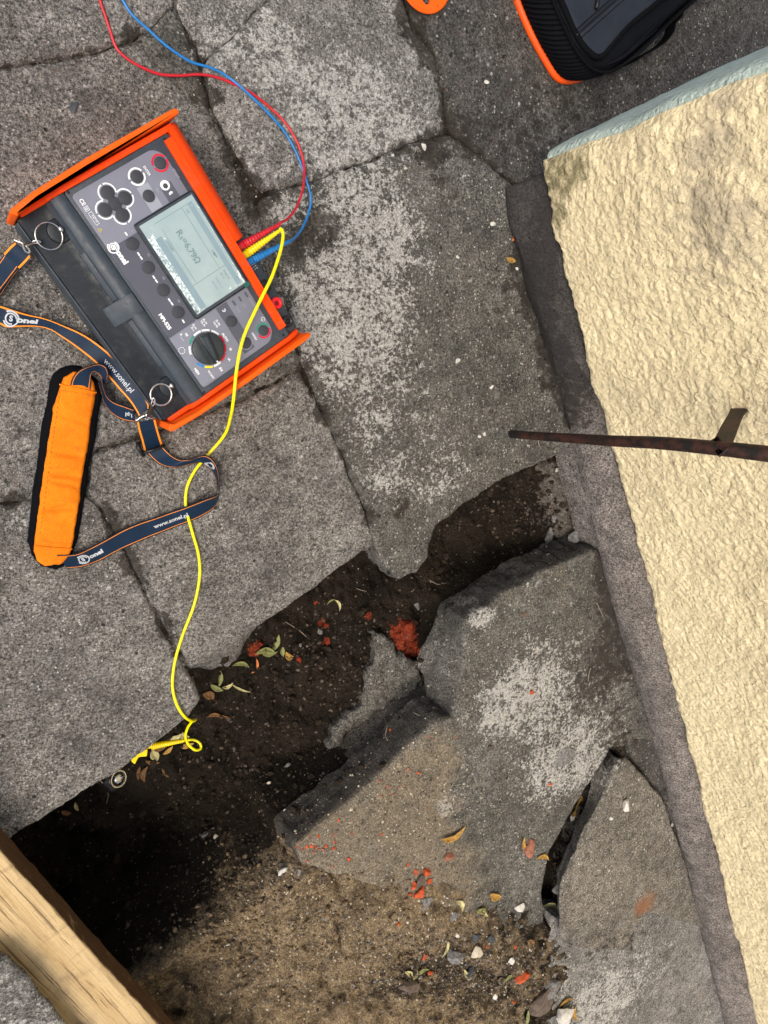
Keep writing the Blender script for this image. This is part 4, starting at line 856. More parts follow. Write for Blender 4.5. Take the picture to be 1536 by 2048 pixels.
# key rings at the strap lugs
def torus(name, c, R_, r_, nrm, mat, parent, n=40, k=10, **kw):
    nrm = Vector(nrm).normalized(); q = nrm.to_track_quat('Z', 'Y').to_matrix(); V = []
    for i in range(n):
        for j in range(k):
            a = 2*math.pi*i/n; b = 2*math.pi*j/k
            V.append(tuple(Vector(c)+q @ Vector(((R_+r_*math.cos(b))*math.cos(a), (R_+r_*math.cos(b))*math.sin(a), r_*math.sin(b)))))
    Fc = [(i*k+j, ((i+1) % n)*k+j, ((i+1) % n)*k+(j+1) % k, i*k+(j+1) % k) for i in range(n) for j in range(k)]
    return mk(name, V, Fc, mat, parent, **kw)
def ico(r, sub=2):
    bm = bmesh.new(); bmesh.ops.create_icosphere(bm, subdivisions=sub, radius=r); return bm
for (x, y), (x2, y2), R_, mt in (((228, 633), (283, 600), .0142, .0008), ((750, 1371), (800, 1330), .0132, .0012)):
    c = lx(x, y, .062); torus('strap_ring', (c[0], c[1], .062), R_, mt, (.12, .05, 1), M_STEEL, tester)
    c2 = lx(x2, y2, .063); bm = ico(.0036); 
    for v in bm.verts: v.co = Vector((v.co.x*1.1+c2[0], v.co.y*.8+c2[1], v.co.z*.8+.0615))
    from_bm('ring_lug', bm, M_STEEL, tester, smooth=True)

# ---------------------------------------------------------------- test leads
def zramp(n, prof): return np.interp(np.linspace(0, 1, n), [a for a, b in prof], [b for a, b in prof])
def px_path(pts, zprof, div=1.0):
    z = zramp(len(pts), zprof); return [P(a/div, b/div, zz) for (a, b), zz in zip(pts, z)]
def boot(name, a, b, r0, r1, mat, parent, n=12):
    a = np.array(a); b = np.array(b); pts = []; rad = []
    for i in range(n*4+1):
        t = i/(n*4); pts.append(a+(b-a)*t); r = r0+(r1-r0)*t; rad.append(r*(1.0 if (i % 4) in (0, 1) else .84))
    V, Fc = tube(pts, rad, 14); return mk(name, V, Fc, mat, parent)
def ribbed_plug(p0, p1, z0, z1, r0, r1, mat, lead):
    a = P(*p0, z0); b = P(*p1, z1); boot('plug', a, b, r0, r1, mat, lead, 13)
    return a, b
red = empty('red_test_lead', tuple(P(300, 150, 0)), label='thin red test lead curving from the top edge to the tester', cat='test lead')
blu = empty('blue_test_lead', tuple(P(420, 110, 0)), label='thin blue test lead crossing the red one and plugged in lowest', cat='test lead')
yel = empty('yellow_test_lead', tuple(P(400, 1000, 0)), label='long yellow test lead running from the tester down into the trench', cat='test lead')
def sub(parent):                                          # world coordinates -> parent's
    return lambda o: (setattr(o, 'location', Vector(o.location)-parent.location), o)[1]
rl = [(385, -90), (400, 0), (420, 60), (440, 120), (465, 190), (510, 235), (570, 270), (640, 297), (720, 302), (800, 298), (870, 310), (940, 338), (1010, 375), (1080, 430), (1140, 490), (1185, 560), (1210, 630), (1217, 690), (1210, 760), (1185, 830), (1150, 875), (1118, 892)]
pr_ = px_path(rl, [(0, .005), (.62, .005), (.8, .012), (1, .060)], 2)
V, Fc = tube(smoothline(pr_, 8), .00165, 10); sub(red)(mk('cable', V, Fc, M_CRED, red))
bl_ = [(440, -90), (490, 0), (530, 60), (590, 115), (650, 170), (710, 215), (770, 250), (840, 270), (900, 300), (960, 345), (1020, 400), (1090, 470), (1140, 530), (1180, 600), (1205, 660), (1225, 720), (1243, 790), (1235, 850), (1210, 910), (1180, 950), (1152, 970)]
pb_ = px_path(bl_, [(0, .005), (.4, .005), (.44, .009), (.52, .009), (.6, .005), (.85, .008), (1, .050)], 2)
V, Fc = tube(smoothline(pb_, 8), .00165, 10); sub(blu)(mk('cable', V, Fc, M_CBLU, blu))
c3 = lambda x, y: (320+x/4.8, 380+y/4.8)
for lead, a, b, z0, z1, m in ((red, c3(810, 520), c3(1150, 328), .060, .060, M_CRED), (yel, c3(845, 603), c3(1150, 388), .060, .068, M_CYEP), (blu, c3(893, 672), c3(1240, 492), .058, .050, M_CBLU)):
    A_ = P(*a, z0); B_ = P(*b, z1); sub(lead)(boot('plug', A_, B_, .0056, .0023, m, lead, 13))
    d_ = (A_-B_)/np.linalg.norm(A_-B_); V, Fc = tube([A_, A_+d_*.014-np.array([0, 0, .004])], [.0050, .0046], 14); sub(lead)(mk('plug_collar', V, Fc, m, lead))
ye = [(560, 457, .068), (565, 462, .071), (566, 475, .074), (560, 505, .080), (543, 555, .086), (515, 612, .088), (487, 675, .087), (474, 735, .086), (468, 790, .085), (462, 830, .060), (450, 868, .022), (420, 905, .006), (392, 938, .006), (374, 975, .006), (372, 1015, .008), (384, 1062, .006), (397, 1110, .005),
      (399, 1155, .005), (388, 1210, .005), (366, 1268, .005), (350, 1322, .005), (345, 1372, .005), (354, 1410, .006), (370, 1434, .003), (384, 1442, -.010), (391, 1440, -.026), (385, 1442, -.040), (375, 1456, -.052), (371, 1474, -.060), (378, 1490, -.062), (391, 1500, -.062), (401, 1497, -.066), (400, 1487, -.070), (388, 1480, -.074), (371, 1480, -.078)]
V, Fc = tube(smoothline([P(*q) for q in ye], 8), .0021, 12); sub(yel)(mk('cable', V, Fc, M_CYEL, yel))
# crocodile clip under the slab edge
c8 = lambda x, y: (180+x/5.908, 1380+y/5.908)
A_ = P(*c8(725, 665), -.082); B_ = P(*c8(1115, 595), -.078)
clip = empty('crocodile_clip', (0, 0, 0)); clip.parent = yel; clip.location = Vector((0, 0, 0))
bo = boot('boot', A_, B_, .0062, .0030, M_CYEP, clip, 16); sub(yel)(bo)
def slabpoly(name, pts, z, th, mat, parent, zs=None):
    n = len(pts); top = [P(*c8(*p), z if zs is None else zs[i]) for i, p in enumerate(pts)]
    V = top+[t-np.array([0, 0, th]) for t in top]; Fc = [tuple(range(n))[::-1], tuple(range(n, 2*n))]+[(i, (i+1) % n, n+(i+1) % n, n+i) for i in range(n)]
    bm = bmesh.new(); vs = [bm.verts.new(tuple(v)) for v in V]
    for f in Fc: bm.faces.new([vs[i] for i in f])
    bmesh.ops.recalc_face_normals(bm, faces=bm.faces); bmesh.ops.bevel(bm, geom=list(bm.edges), offset=.0007, segments=2, affect='EDGES')
    return sub(yel)(from_bm(name, bm, mat, parent))
slabpoly('handle', [(545, 690), (560, 660), (640, 630), (730, 628), (738, 690), (660, 700)], -.078, .010, M_CYEP, clip)
slabpoly('lever', [(500, 720), (545, 692), (682, 708), (672, 785), (574, 795), (530, 880), (492, 850)], -.074, .004, M_CYEP, clip, [-.076, -.074, -.074, -.076, -.078, -.082, -.082])
slabpoly('jaw', [(330, 846), (470, 735), (520, 700), (505, 815), (400, 826)], -.084, .008, M_CYEP, clip, [-.096, -.086, -.084, -.088, -.094])
# earth rod head in the trench
er = P(*c8(335, 1050), -.080)
rod_e = empty('earth_rod', (er[0], er[1], -.30), label='steel earth rod with a shiny hex head seen end on in the trench', cat='earth rod')
def lathe(prof, seg=32):
    V = []; n = len(prof)
    for k in range(seg):
        a = 2*math.pi*k/seg
        for r, z in prof: V.append((r*math.cos(a), r*math.sin(a), z))
    Fc = [(k*n+i, ((k+1) % seg)*n+i, ((k+1) % seg)*n+i+1, k*n+i+1) for k in range(seg) for i in range(n-1)]; return V, Fc
tl = Matrix.Rotation(math.radians(22), 4, 'Y') @ Matrix.Rotation(math.radians(-12), 4, 'X')
def bolt(name, prof, mat, seg=32, dz=.22):
    V, Fc = lathe([(a*1.3, b*(1.3 if b > -.1 else 1)) for a, b in prof], seg); V = [tuple(tl @ Vector(v)+Vector((0, 0, dz))) for v in V]; o = mk(name, V, Fc, mat, rod_e); return flat_shade_by_angle(o, 35)
bolt('shaft', [(.008, -.24), (.008, -.010), (.0001, -.0098)], M_DSTEEL)
bolt('nut', [(.0150, -.030), (.0158, -.010), (.0155, -.005), (.0120, -.002), (.0001, -.002)], M_BLKM, 6)
bolt('rim', [(.0104, -.006), (.0104, .000), (.0099, .0010), (.0088, .0010), (.0084, .0002), (.0082, -.004), (.0001, -.004)], M_STEEL)
bolt('washer', [(.0080, -.0038), (.0078, -.0020), (.0001, -.0020)], M_BLKM)
bolt('head', [(.0056, -.003), (.0054, .0008), (.0040, .0016), (.0032, .0002), (.0001, .0002)], M_STEEL, 6)

# ---------------------------------------------------------------- shoulder strap
strap = empty('shoulder_strap', tuple(P(250, 950, 0)), label='navy carrying strap with orange edges, padded orange sleeve and snap hooks', cat='strap')
c5 = lambda x, y: (x/4.518, 440+y/4.518)
c6 = lambda x, y: (40+x/3.657, 700+y/3.657)
def resample(pts, n):
    p = np.array(smoothline(pts, 6)); d = np.concatenate([[0], np.cumsum(np.linalg.norm(np.diff(p, axis=0), axis=1))]); t = np.linspace(0, d[-1], n)
    return np.stack([np.interp(t, d, p[:, i]) for i in range(p.shape[1])], 1)
M_STRP = plain('strap_print', (.52, .55, .57), .6, .2)
RIB = {}
def ribbon(key_, L, R_, zl, zr, mat, conv, n=70, m=8, th=.0013, sag=.0, name='webbing'):
    """flat band between two edge lines; zl / zr give the heights along each"""
    a = resample([(*conv(*p), 0) for p in L], n)[:, :2]; b = resample([(*conv(*p), 0) for p in R_], n)[:, :2]
    ZL = zramp(n, zl); ZR = zramp(n, zr)
    A_ = np.array([P(p[0], p[1], z) for p, z in zip(a, ZL)]); B_ = np.array([P(p[0], p[1], z) for p, z in zip(b, ZR)])
    G = np.zeros((n, m+1, 3))
    for j in range(m+1):
        t = j/m; G[:, j] = A_*(1-t)+B_*t; G[:, j, 2] += sag*math.sin(math.pi*t)+.0004*np.sin(np.arange(n)*.35+key_*2)
    du = np.gradient(G, axis=0); dv = np.gradient(G, axis=1); Nn = np.cross(du, dv); Nn /= (np.linalg.norm(Nn, axis=2, keepdims=True)+1e-12)
    toc = (np.array([0, 0, H])-G); sgn = np.sign((Nn*toc).sum(2).mean()); Nn *= sgn
    top = G+Nn*th/2; bot = G-Nn*th/2; V = np.concatenate([top.reshape(-1, 3), bot.reshape(-1, 3)]); K_ = n*(m+1); w_ = m+1
    Fc = []; uv = []
    for i in range(n-1):
        for j in range(m):
            q = (i*w_+j, i*w_+j+1, (i+1)*w_+j+1, (i+1)*w_+j); Fc.append(q); Fc.append(tuple(K_+x for x in q[::-1]))
    for i in range(n-1):
        for j in (0, m):
            p0, p1 = i*w_+j, (i+1)*w_+j; Fc.append((p0, p1, K_+p1, K_+p0))
    for i in (0, n-1):
        for j in range(m): p0, p1 = i*w_+j, i*w_+j+1; Fc.append((p0, p1, K_+p1, K_+p0))
    o = sub(strap)(mk(name, V, Fc, mat, strap)); 
    me = o.data; ul = me.uv_layers.new(name='UVMap'); li = np.empty(len(me.loops), np.int32); me.loops.foreach_get('vertex_index', li)
    li = li % K_; U = (li % w_)/m; W = (li//w_)/n; ul.data.foreach_set('uv', np.stack([U, W], 1).ravel().astype(np.float32))
    bm = bmesh.new(); bm.from_mesh(me); bmesh.ops.recalc_face_normals(bm, faces=bm.faces); bm.to_mesh(me); bm.free(); flat_shade_by_angle(o, 50)
    RIB[key_] = (G, Nn, th, o); return o
def ribbon_text(key_, s_, t0, size, flip=False, along=1, mat=None, bold=.02, cross=.5, emblem=False, sx=1.):
    """lettering lying on a band; t0 = fraction along, letters run with the band"""
    G, Nn, th, o = RIB[key_]; n, w_, _ = G.shape
    L = np.concatenate([[0], np.cumsum(np.linalg.norm(np.diff(G[:, w_//2], axis=0), axis=1))]); W = np.linalg.norm(G[:, 0]-G[:, -1], axis=1).mean()
    if emblem:
        V = []; Fc = []
        for r0, r1, a0, a1 in ((.80, 1.0, -2.7, 2.3), (.54, .72, .1, 5.0)):
            b = len(V); k = 18
            for i in range(k+1):
                a = a0+(a1-a0)*i/k; V += [(r0*size*math.cos(a), r0*size*math.sin(a), 0), (r1*size*math.cos(a), r1*size*math.sin(a), 0)]
            Fc += [(b+2*i, b+2*i+1, b+2*i+3, b+2*i+2) for i in range(k)]
    else: V, Fc = text_geo(s_, size, bold)
    out = []
    for x, y, _ in V:
        l = L[-1]*t0+along*x*sx; f = np.clip(np.interp(l, L, np.arange(n)), 0, n-1.001); i = int(f); fr = f-i
        c_ = cross+(y if flip else -y)/W; c_ = min(max(c_, 0), 1)*(w_-1); j = min(int(c_), w_-2); cf = c_-j
        g = (G[i, j]*(1-cf)+G[i, j+1]*cf)*(1-fr)+(G[i+1, j]*(1-cf)+G[i+1, j+1]*cf)*fr
        out.append(g+Nn[i, j]*(th/2+.0005)-np.array(strap.location))
    mk('printed_label', out, Fc, mat or M_STRP, strap, smooth=False)
# long wide-edged band from the left frame edge to the lower hook
ribbon(1, [(-160, 740), (0, 770), (120, 810), (250, 850), (400, 885), (560, 945), (750, 1030), (900, 1130), (1050, 1260), (1150, 1380), (1260, 1520), (1340, 1650), (1345, 1700)],
       [(-160, 900), (0, 945), (60, 972), (200, 965), (330, 965), (450, 990), (560, 1060), (700, 1160), (860, 1290), (980, 1420), (1080, 1536), (1180, 1650), (1255, 1770)], [(0, .014), (.3, .012), (.7, .020), (1, .040)], [(0, .004), (.3, .006), (.7, .012), (1, .034)], M_STRW, c5, n=110)
ribbon_text(1, 'www.sonel.pl', .76, .0092, cross=.47, bold=.008); ribbon_text(1, '', .135, .0088, emblem=True); ribbon_text(1, 'S', .135, .008, bold=.05); ribbon_text(1, 'onel', .212, .0105, bold=.05, sx=1.25)
# short doubled end by the upper hook, and the band leaving the picture
ribbon(2, [(130, 200), (80, 245), (30, 300)], [(285, 325), (235, 385), (180, 440)], [(0, .045), (1, .034)], [(0, .045), (1, .034)], M_STRW, c5, n=20)
ribbon_text(2, 'www.', .5, .0085, rot if False else False, cross=.45, along=1) if False else None
ribbon(3, [(45, 292), (10, 352), (-90, 480), (-240, 620)], [(168, 425), (110, 500), (0, 640), (-130, 800)], [(0, .030), (.4, .018), (1, .012)], [(0, .030), (.4, .014), (1, .005)], M_STRN, c5, n=30)
ribbon(4, [(60, 330), (20, 440), (-40, 560), (-160, 700)], [(175, 455), (90, 560), (0, 690), (-90, 800)], [(0, .020), (.4, .010), (1, .005)], [(0, .018), (.4, .006), (1, .003)], M_STRN, c5, n=30)
# loop into the sleeve: patch on the sleeve, arch and the twisted run to the hook
ribbon(5, [(362, 275), (385, 200), (430, 150), (500, 118), (575, 100), (625, 118), (645, 165), (640, 215)], [(515, 300), (518, 230), (520, 185), (530, 160), (552, 160), (585, 190), (600, 225), (605, 260)], [(0, .016), (.35, .024), (.6, .036), (.85, .034), (1, .028)], [(0, .016), (.35, .020), (.6, .024), (.85, .020), (1, .016)], M_STRN, c6, n=60)
ribbon(6, [(600, 215), (612, 270), (640, 340), (690, 380), (760, 405), (830, 432)], [(575, 240), (598, 320), (630, 410), (680, 470), (750, 512), (842, 528)], [(0, .026), (.5, .018), (1, .034)], [(0, .008), (.5, .006), (1, .022)], M_STRN, c6, n=50)
ribbon_text(6, 'l.pl', .90, .0075, cross=.5, along=-1, flip=True)
# lower hook -> slider -> twisted loop -> back to the sleeve
ribbon(7, [(852, 528), (862, 580), (882, 650), (905, 742)], [(990, 508), (1005, 560), (1022, 625), (1045, 690)], [(0, .036), (.35, .032), (1, .010)], [(0, .036), (.35, .032), (1, .010)], M_STRW, c6, n=30)
ribbon(8, [(1035, 692), (1080, 740), (1120, 775), (1180, 803), (1250, 800), (1310, 778), (1365, 772), (1415, 805), (1448, 870), (1460, 950), (1459, 1030)],
       [(915, 738), (960, 790), (1010, 830), (1070, 854), (1150, 858), (1230, 838), (1300, 826), (1350, 838), (1395, 870), (1430, 930), (1447, 1010)], [(0, .012), (.3, .010), (.6, .022), (1, .030)], [(0, .008), (.3, .004), (.6, .004), (1, .004)], M_STRN, c6, n=90)
ribbon_text(8, '', .70, .0075, emblem=True)
ribbon(9, [(1459, 1030), (1440, 1060), (1350, 1092), (1200, 1150), (1000, 1220), (800, 1290), (650, 1370), (500, 1450), (400, 1490), (270, 1500)],
       [(1450, 1085), (1425, 1140), (1380, 1185), (1290, 1235), (1150, 1290), (900, 1390), (700, 1480), (580, 1545), (450, 1588), (345, 1600)], [(0, .030), (.12, .022), (.3, .008), (.8, .010), (1, .020)], [(0, .004), (.12, .004), (.8, .004), (1, .010)], M_STRN, c6, n=110)
ribbon_text(9, 'www.sonel.pl', .335, .0088, cross=.5, along=-1); ribbon_text(9, '', .885, .0082, emblem=True, along=-1); ribbon_text(9, 'S', .885, .008, bold=.05, along=-1); ribbon_text(9, 'onel', .805, .0088, bold=.05, along=-1, sx=1.2)
ribbon(10, [(195, 1440), (225, 1480), (280, 1510)], [(320, 1450), (340, 1475), (370, 1500)], [(0, .014), (1, .016)], [(0, .014), (1, .014)], M_STRN, c6, n=12)
# padded sleeve
PADO = [(250, 170), (300, 130), (370, 110), (440, 115), (500, 150), (590, 240), (602, 330), (585, 420), (560, 620), (530, 760), (500, 960), (460, 1180), (430, 1380), (390, 1490), (330, 1590), (260, 1620), (150, 1590), (80, 1510), (48, 1400), (70, 1250), (100, 1000), (130, 800), (160, 560), (200, 370), (225, 230)]
PADI = [(300, 245), (320, 200), (390, 160), (480, 168), (540, 235), (560, 310), (533, 420), (512, 600), (474, 850), (443, 1050), (420, 1200), (388, 1400), (360, 1500), (300, 1562), (180, 1575), (125, 1540), (103, 1480), (115, 1350), (150, 1050), (185, 800), (220, 600), (250, 400), (278, 300)]
po = [tuple(P(*c6(*p), .006)[:2]) for p in PADO]; pi = [tuple(P(*c6(*p), .012)[:2]) for p in PADI]
V, Fc = slab_mesh(po, lambda x, y: .010+0*x, .008, res=.003, rnd=.010, edge_amp=.0006, seed=80, bumpy=.0005, levels=3, rough_side=.0003)
pad = sub(strap)(mk('shoulder_pad', V, Fc, M_FBLK, strap))
p0 = P(*c6(420, 240), .012)[:2]; p1 = P(*c6(240, 1520), .012)[:2]; ax = (p1-p0)/np.linalg.norm(p1-p0); pn = np.array([-ax[1], ax[0]])
def padtop(x, y):
    s_ = (x-p0[0])*ax[0]+(y-p0[1])*ax[1]; t_ = (x-p0[0])*pn[0]+(y-p0[1])*pn[1]; L_ = np.linalg.norm(p1-p0); z = .0145+0*x
    z = z+.0045*np.clip(1-(t_/.022)**2, 0, 1)*(.6+.4*np.cos((s_/L_-.1)*2*math.pi*2.2))
    for sc, a, wd, sl in ((.20, .0020, .0045, .28), (.40, .0028, .0045, .15), (.52, .0040, .005, .12), (.565, .0030, .004, .25), (.71, .0036, .0050, -.05)):
        z = z-1.25*a*np.exp(-((s_-sc*L_-sl*t_+.002*np.sin(t_*130))/(wd*.75))**2)*np.clip(1.25-np.abs(t_)/.020, 0, 1)
    z = z+.0008*fbm(x, y, 45, 3, 83)+.0005*fbm(x, y, 140, 2, 84)
    z = z-.0012*np.exp(-((np.abs(t_)-.0215)/.0012)**2)
    return z
V, Fc = slab_mesh(pi, padtop, .006, res=.0018, rnd=.003, edge_amp=.0012, edge_scale=60, seed=81, bumpy=.0001, levels=3, rough_side=.0002)
sleeve = sub(strap)(mk('sleeve', V, Fc, M_FORG, pad)) if False else mk('sleeve', V-np.array(strap.location), Fc, M_FORG, strap)
# fold of the sleeve at both open ends (flap edge line) and its stitching
def seam(pts, z, r, mat, name, parent, dash=None):
    q = resample([(*c6(*p), 0) for p in pts], 60)
    if dash is None:
        W_ = [P(a, b, z) for a, b, _ in q]; W_ = [np.array([w_[0], w_[1], float(padtop(np.array([w_[0]]), np.array([w_[1]]))[0])+r*.3]) for w_ in W_]
        V, Fc = tube(W_, r, 6); sub(strap)(mk(name, V, Fc, mat, parent))
    else:
        Vs = []; Fs = []
        for i in range(0, 58, dash):
            a = P(*q[i][:2], z); b = P(*q[i+max(1, dash//2)][:2], z)
            a[2] = float(padtop(a[:1], a[1:2])[0])+.0002; b[2] = float(padtop(b[:1], b[1:2])[0])+.0002
            V, Fc = tube([a, b], r, 5); k = len(Vs); Vs += V; Fs += [tuple(x+k for x in f) for f in Fc]
        sub(strap)(mk(name, Vs, Fs, mat, parent))
M_STITCH = plain('stitching', (.28, .07, .01), .8)
seam([(288, 250), (380, 272), (470, 290), (558, 312)], .013, .0011, M_FORG, 'hem', strap)
seam([(118, 1432), (250, 1440), (378, 1452)], .013, .0011, M_FORG, 'hem', strap)
seam([(286, 292), (380, 305), (470, 322), (545, 335)], .013, .0003, M_STITCH, 'stitching', strap, 3)
seam([(135, 1385), (250, 1400), (380, 1412)], .013, .0003, M_STITCH, 'stitching', strap, 3)
seam([(290, 300), (262, 500), (225, 760), (185, 1050), (140, 1380)], .013, .0003, M_STITCH, 'stitching', strap, 2)
# black plastic slider and the two snap hooks
s0 = P(*c6(880, 720), .008); s1 = P(*c6(1055, 690), .012)
V, Fc = tube([P(*c6(862, 672), .010), P(*c6(868, 720), .012), P(*c6(905, 775), .008)], [.0028, .0032, .0026], 10); sub(strap)(mk('slider', V, Fc, M_BLK, strap))
V, Fc = tube([P(*c6(905, 752), .014), P(*c6(985, 728), .015), P(*c6(1060, 695), .013)], [.0022, .0022, .0022], 10); sub(strap)(mk('slider', V, Fc, M_BLK, strap))
def hook(pts, r, mat=M_STEEL):
    V, Fc = tube(smoothline([P(*p) for p in pts], 6), r, 10); return sub(strap)(mk('snap_hook', V, Fc, mat, strap))
q5 = lambda x, y, z: (*c5(x, y), z)
hook([q5(125, 178, .052), q5(165, 195, .053), q5(205, 212, .054), q5(210, 245, .052), q5(232, 285, .050), q5(268, 292, .050), q5(262, 262, .052), q5(235, 235, .053)], .0011)
hook([q5(225, 232, .050), q5(265, 225, .052), q5(300, 210, .055), q5(340, 200, .058), q5(372, 195, .060)], .0021, M_DSTEEL)
hook([q5(298, 190, .062), q5(335, 185, .063), q5(368, 198, .062), q5(340, 208, .060), q5(300, 205, .060), q5(298, 190, .062)], .0010)
hook([q5(268, 300, .048), q5(282, 320, .046), q5(300, 342, .044)], .0016, M_DSTEEL)
q6 = lambda x, y, z: (*c6(x, y), z)
hook([q6(845, 520, .040), q6(880, 495, .042), q6(912, 480, .044), q6(935, 492, .043), q6(960, 500, .042), q6(985, 492, .041)], .0011)
hook([q6(912, 500, .040), q6(932, 508, .040), q6(946, 490, .043), q6(932, 472, .044), q6(912, 482, .043)], .0014)
hook([q6(938, 482, .044), q6(950, 450, .050), q6(960, 425, .055), q6(972, 398, .060)], .0022, M_DSTEEL)
hook([q6(958, 400, .062), q6(975, 350, .066), q6(988, 385, .064), q6(968, 412, .060)], .0010)

# ---------------------------------------------------------------- carrying case at the top
c7 = lambda x, y: (760+x/2.4, y/2.4)
case = empty('carrying_case', tuple(P(1200, -80, 0)), label='black and slate fabric instrument case with orange piping and zipped pocket', cat='case')
subc = sub(case)
HT = .078
topo = [(840, 0), (872, 80), (930, 200), (978, 275), (1030, 322), (1088, 336), (1140, 318), (1200, 275), (1300, 185), (1440, 55), (1560, -60), (1700, -260), (1500, -560), (1150, -640), (860, -560), (740, -300)]
tw = [tuple(P(*c7(*p), HT)[:2]) for p in smoothline(topo+[topo[0]], 3)[:-1]]
base = [(668, -10), (708, 90), (760, 200), (805, 280), (845, 345), (882, 376), (935, 378), (1000, 355), (1100, 300), (1250, 170), (1400, 0), (1500, -200), (1350, -500), (1050, -580), (760, -500), (620, -240)]
bw = [tuple(P(*c7(*p), .012)[:2]) for p in smoothline(base+[base[0]], 3)[:-1]]
# side wall with ribs running up it: loft from base outline to top outline
n_ = 560
bq = resample([(*p, 0) for p in bw+[bw[0]]], n_)[:, :2]; tq = resample([(*p, 0) for p in tw+[tw[0]]], n_)[:, :2]
V = []; lv = 9
cen = bq.mean(0)
for j in range(lv+1):
    t = j/lv
    for i in range(n_):
        p = bq[i]*(1-t)+tq[i]*t; d_ = p-cen; d_ /= np.linalg.norm(d_)
        rib = .0022*(1 if i % 4 < 2 else -1) if 0 < j < lv else 0
        p = p+d_*(.006*math.sin(math.pi*t)+rib); V.append((p[0], p[1], .012+(HT-.014)*t))
Fc = [(j*n_+i, j*n_+(i+1) % n_, (j+1)*n_+(i+1) % n_, (j+1)*n_+i) for j in range(lv) for i in range(n_)]
Fc.append(tuple(range(n_))[::-1]); subc(mk('side_wall', V, Fc, M_FBLK2, case))
bm_ = lambda P_: [(x, y) for x, y in P_]
V, Fc = slab_mesh(tw, lambda x, y: HT+.004*fbm(x, y, 9, 3, 91)-.0, .010, res=.0035, rnd=.012, edge_amp=.0006, seed=92, bumpy=.0006, levels=3, rough_side=.0004); subc(mk('lid', V, Fc, M_FBLK2, case))
V, Fc = tube([np.array([p[0], p[1], .007]) for p in resample([(*p, 0) for p in bw+[bw[0]]], 260)], .0062, 12, caps=False); subc(mk('piping', V, Fc, M_FORGP, case, label='bright orange piping round the base'))
V, Fc = tube([np.array([p[0]+(p[0]-cen[0])*.02, p[1]+(p[1]-cen[1])*.02, HT+.000]) for p in resample([(*p, 0) for p in tw+[tw[0]]], 260)], .0024, 8, caps=False); subc(mk('rim_piping', V, Fc, M_FBLK, case))
pk = [(872, 0), (905, 75), (958, 185), (1000, 240), (1040, 270), (1075, 263), (1110, 222), (1200, 120), (1345, 0), (1440, -120), (1200, -330), (960, -300), (830, -120)]
pw = [tuple(P(*c7(*p), HT+.008)[:2]) for p in smoothline(pk+[pk[0]], 3)[:-1]]
zl0 = P(*c7(945, 168), HT+.01)[:2]; zl1 = P(*c7(1135, 0), HT+.01)[:2]; zd = (zl1-zl0)/np.linalg.norm(zl1-zl0); zn = np.array([-zd[1], zd[0]])
def pocket_top(x, y):
    t_ = (x-zl0[0])*zn[0]+(y-zl0[1])*zn[1]; return HT+.008+.004*np.exp(-((t_-.012)/.03)**2)-.0035*np.exp(-(t_/.0035)**2)+.0015*fbm(x, y, 14, 3, 95)
V, Fc = slab_mesh(pw, pocket_top, .010, res=.003, rnd=.006, edge_amp=.0005, seed=96, bumpy=.0004, levels=3, rough_side=.0003); pocket = mk('front_pocket', V-np.array(case.location), Fc, M_FGRY, case)
V, Fc = tube([np.array([p[0], p[1], HT+.0065]) for p in resample([(*p, 0) for p in pw+[pw[0]]], 200)], .0042, 8, caps=False); subc(mk('pocket_binding', V, Fc, M_FBLK, case))
za = [np.array([*(zl0+zd*t), float(pocket_top(*[np.array([q]) for q in (zl0+zd*t)])[0])+.0008]) for t in np.linspace(.0, .22, 40)]
V, Fc = tube(za, [.0016 if i % 2 else .0012 for i in range(40)], 6); z_ = subc(mk('zip', V, Fc, M_BLK, case))
q_ = P(*c7(1045, 14), HT+.016); V, Fc = tube([q_+np.array([.0, .014, 0]), q_, q_+np.array([-.003, -.008, .001])], [.0018, .0034, .0024], 8); subc(mk('zip_pull', V, Fc, M_BLK, case))
for off in (.0065, -.0065):
    V, Fc = tube([np.array([*(zl0+zd*t+zn*off), float(pocket_top(*[np.array([q]) for q in (zl0+zd*t+zn*off)])[0])+.0002]) for t in np.linspace(.0, .22, 40)], .0006, 5); subc(mk('seam', V, Fc, M_FBLK, case))
# folds of the lid cloth towards the carrying loop
for k, (a, b, cc, r) in enumerate((((1090, 312), (1180, 262), (1330, 140), .0032), ((1130, 290), (1230, 215), (1360, 80), .0028), ((1150, 322), (1260, 240), (1400, 100), .0026))):
    V, Fc = tube(smoothline([P(*c7(*a), HT+.001), P(*c7(*b), HT+.006), P(*c7(*cc), HT+.003)], 8), np.concatenate([np.linspace(.001, r, 8), np.linspace(r, .001, 9)]), 8); subc(mk('fabric_fold', V, Fc, M_FBLK2, case))
hl = [(1150, 322), (1200, 300), (1250, 268), (1300, 240), (1350, 205), (1385, 160), (1395, 120), (1425, 85), (1432, 50)]
hz = [.05, .045, .036, .030, .030, .034, .040, .05, .06]
hp = smoothline([P(*c7(*p), z) for p, z in zip(hl, hz)], 6); V = []
for i, p in enumerate(hp):
    for dz, dr in ((-.010, .0), (.010, .0), (.010, .0018), (-.010, .0018)):
        d_ = p[:2]-cen; d_ /= np.linalg.norm(d_); V.append((p[0]+d_[0]*dr, p[1]+d_[1]*dr, p[2]+dz))
Fc = [(i*4+j, i*4+(j+1) % 4, (i+1)*4+(j+1) % 4, (i+1)*4+j) for i in range(len(hp)-1) for j in range(4)]+[(3, 2, 1, 0)]
subc(mk('carry_handle', V, Fc, M_FBLK, case, smooth=False))

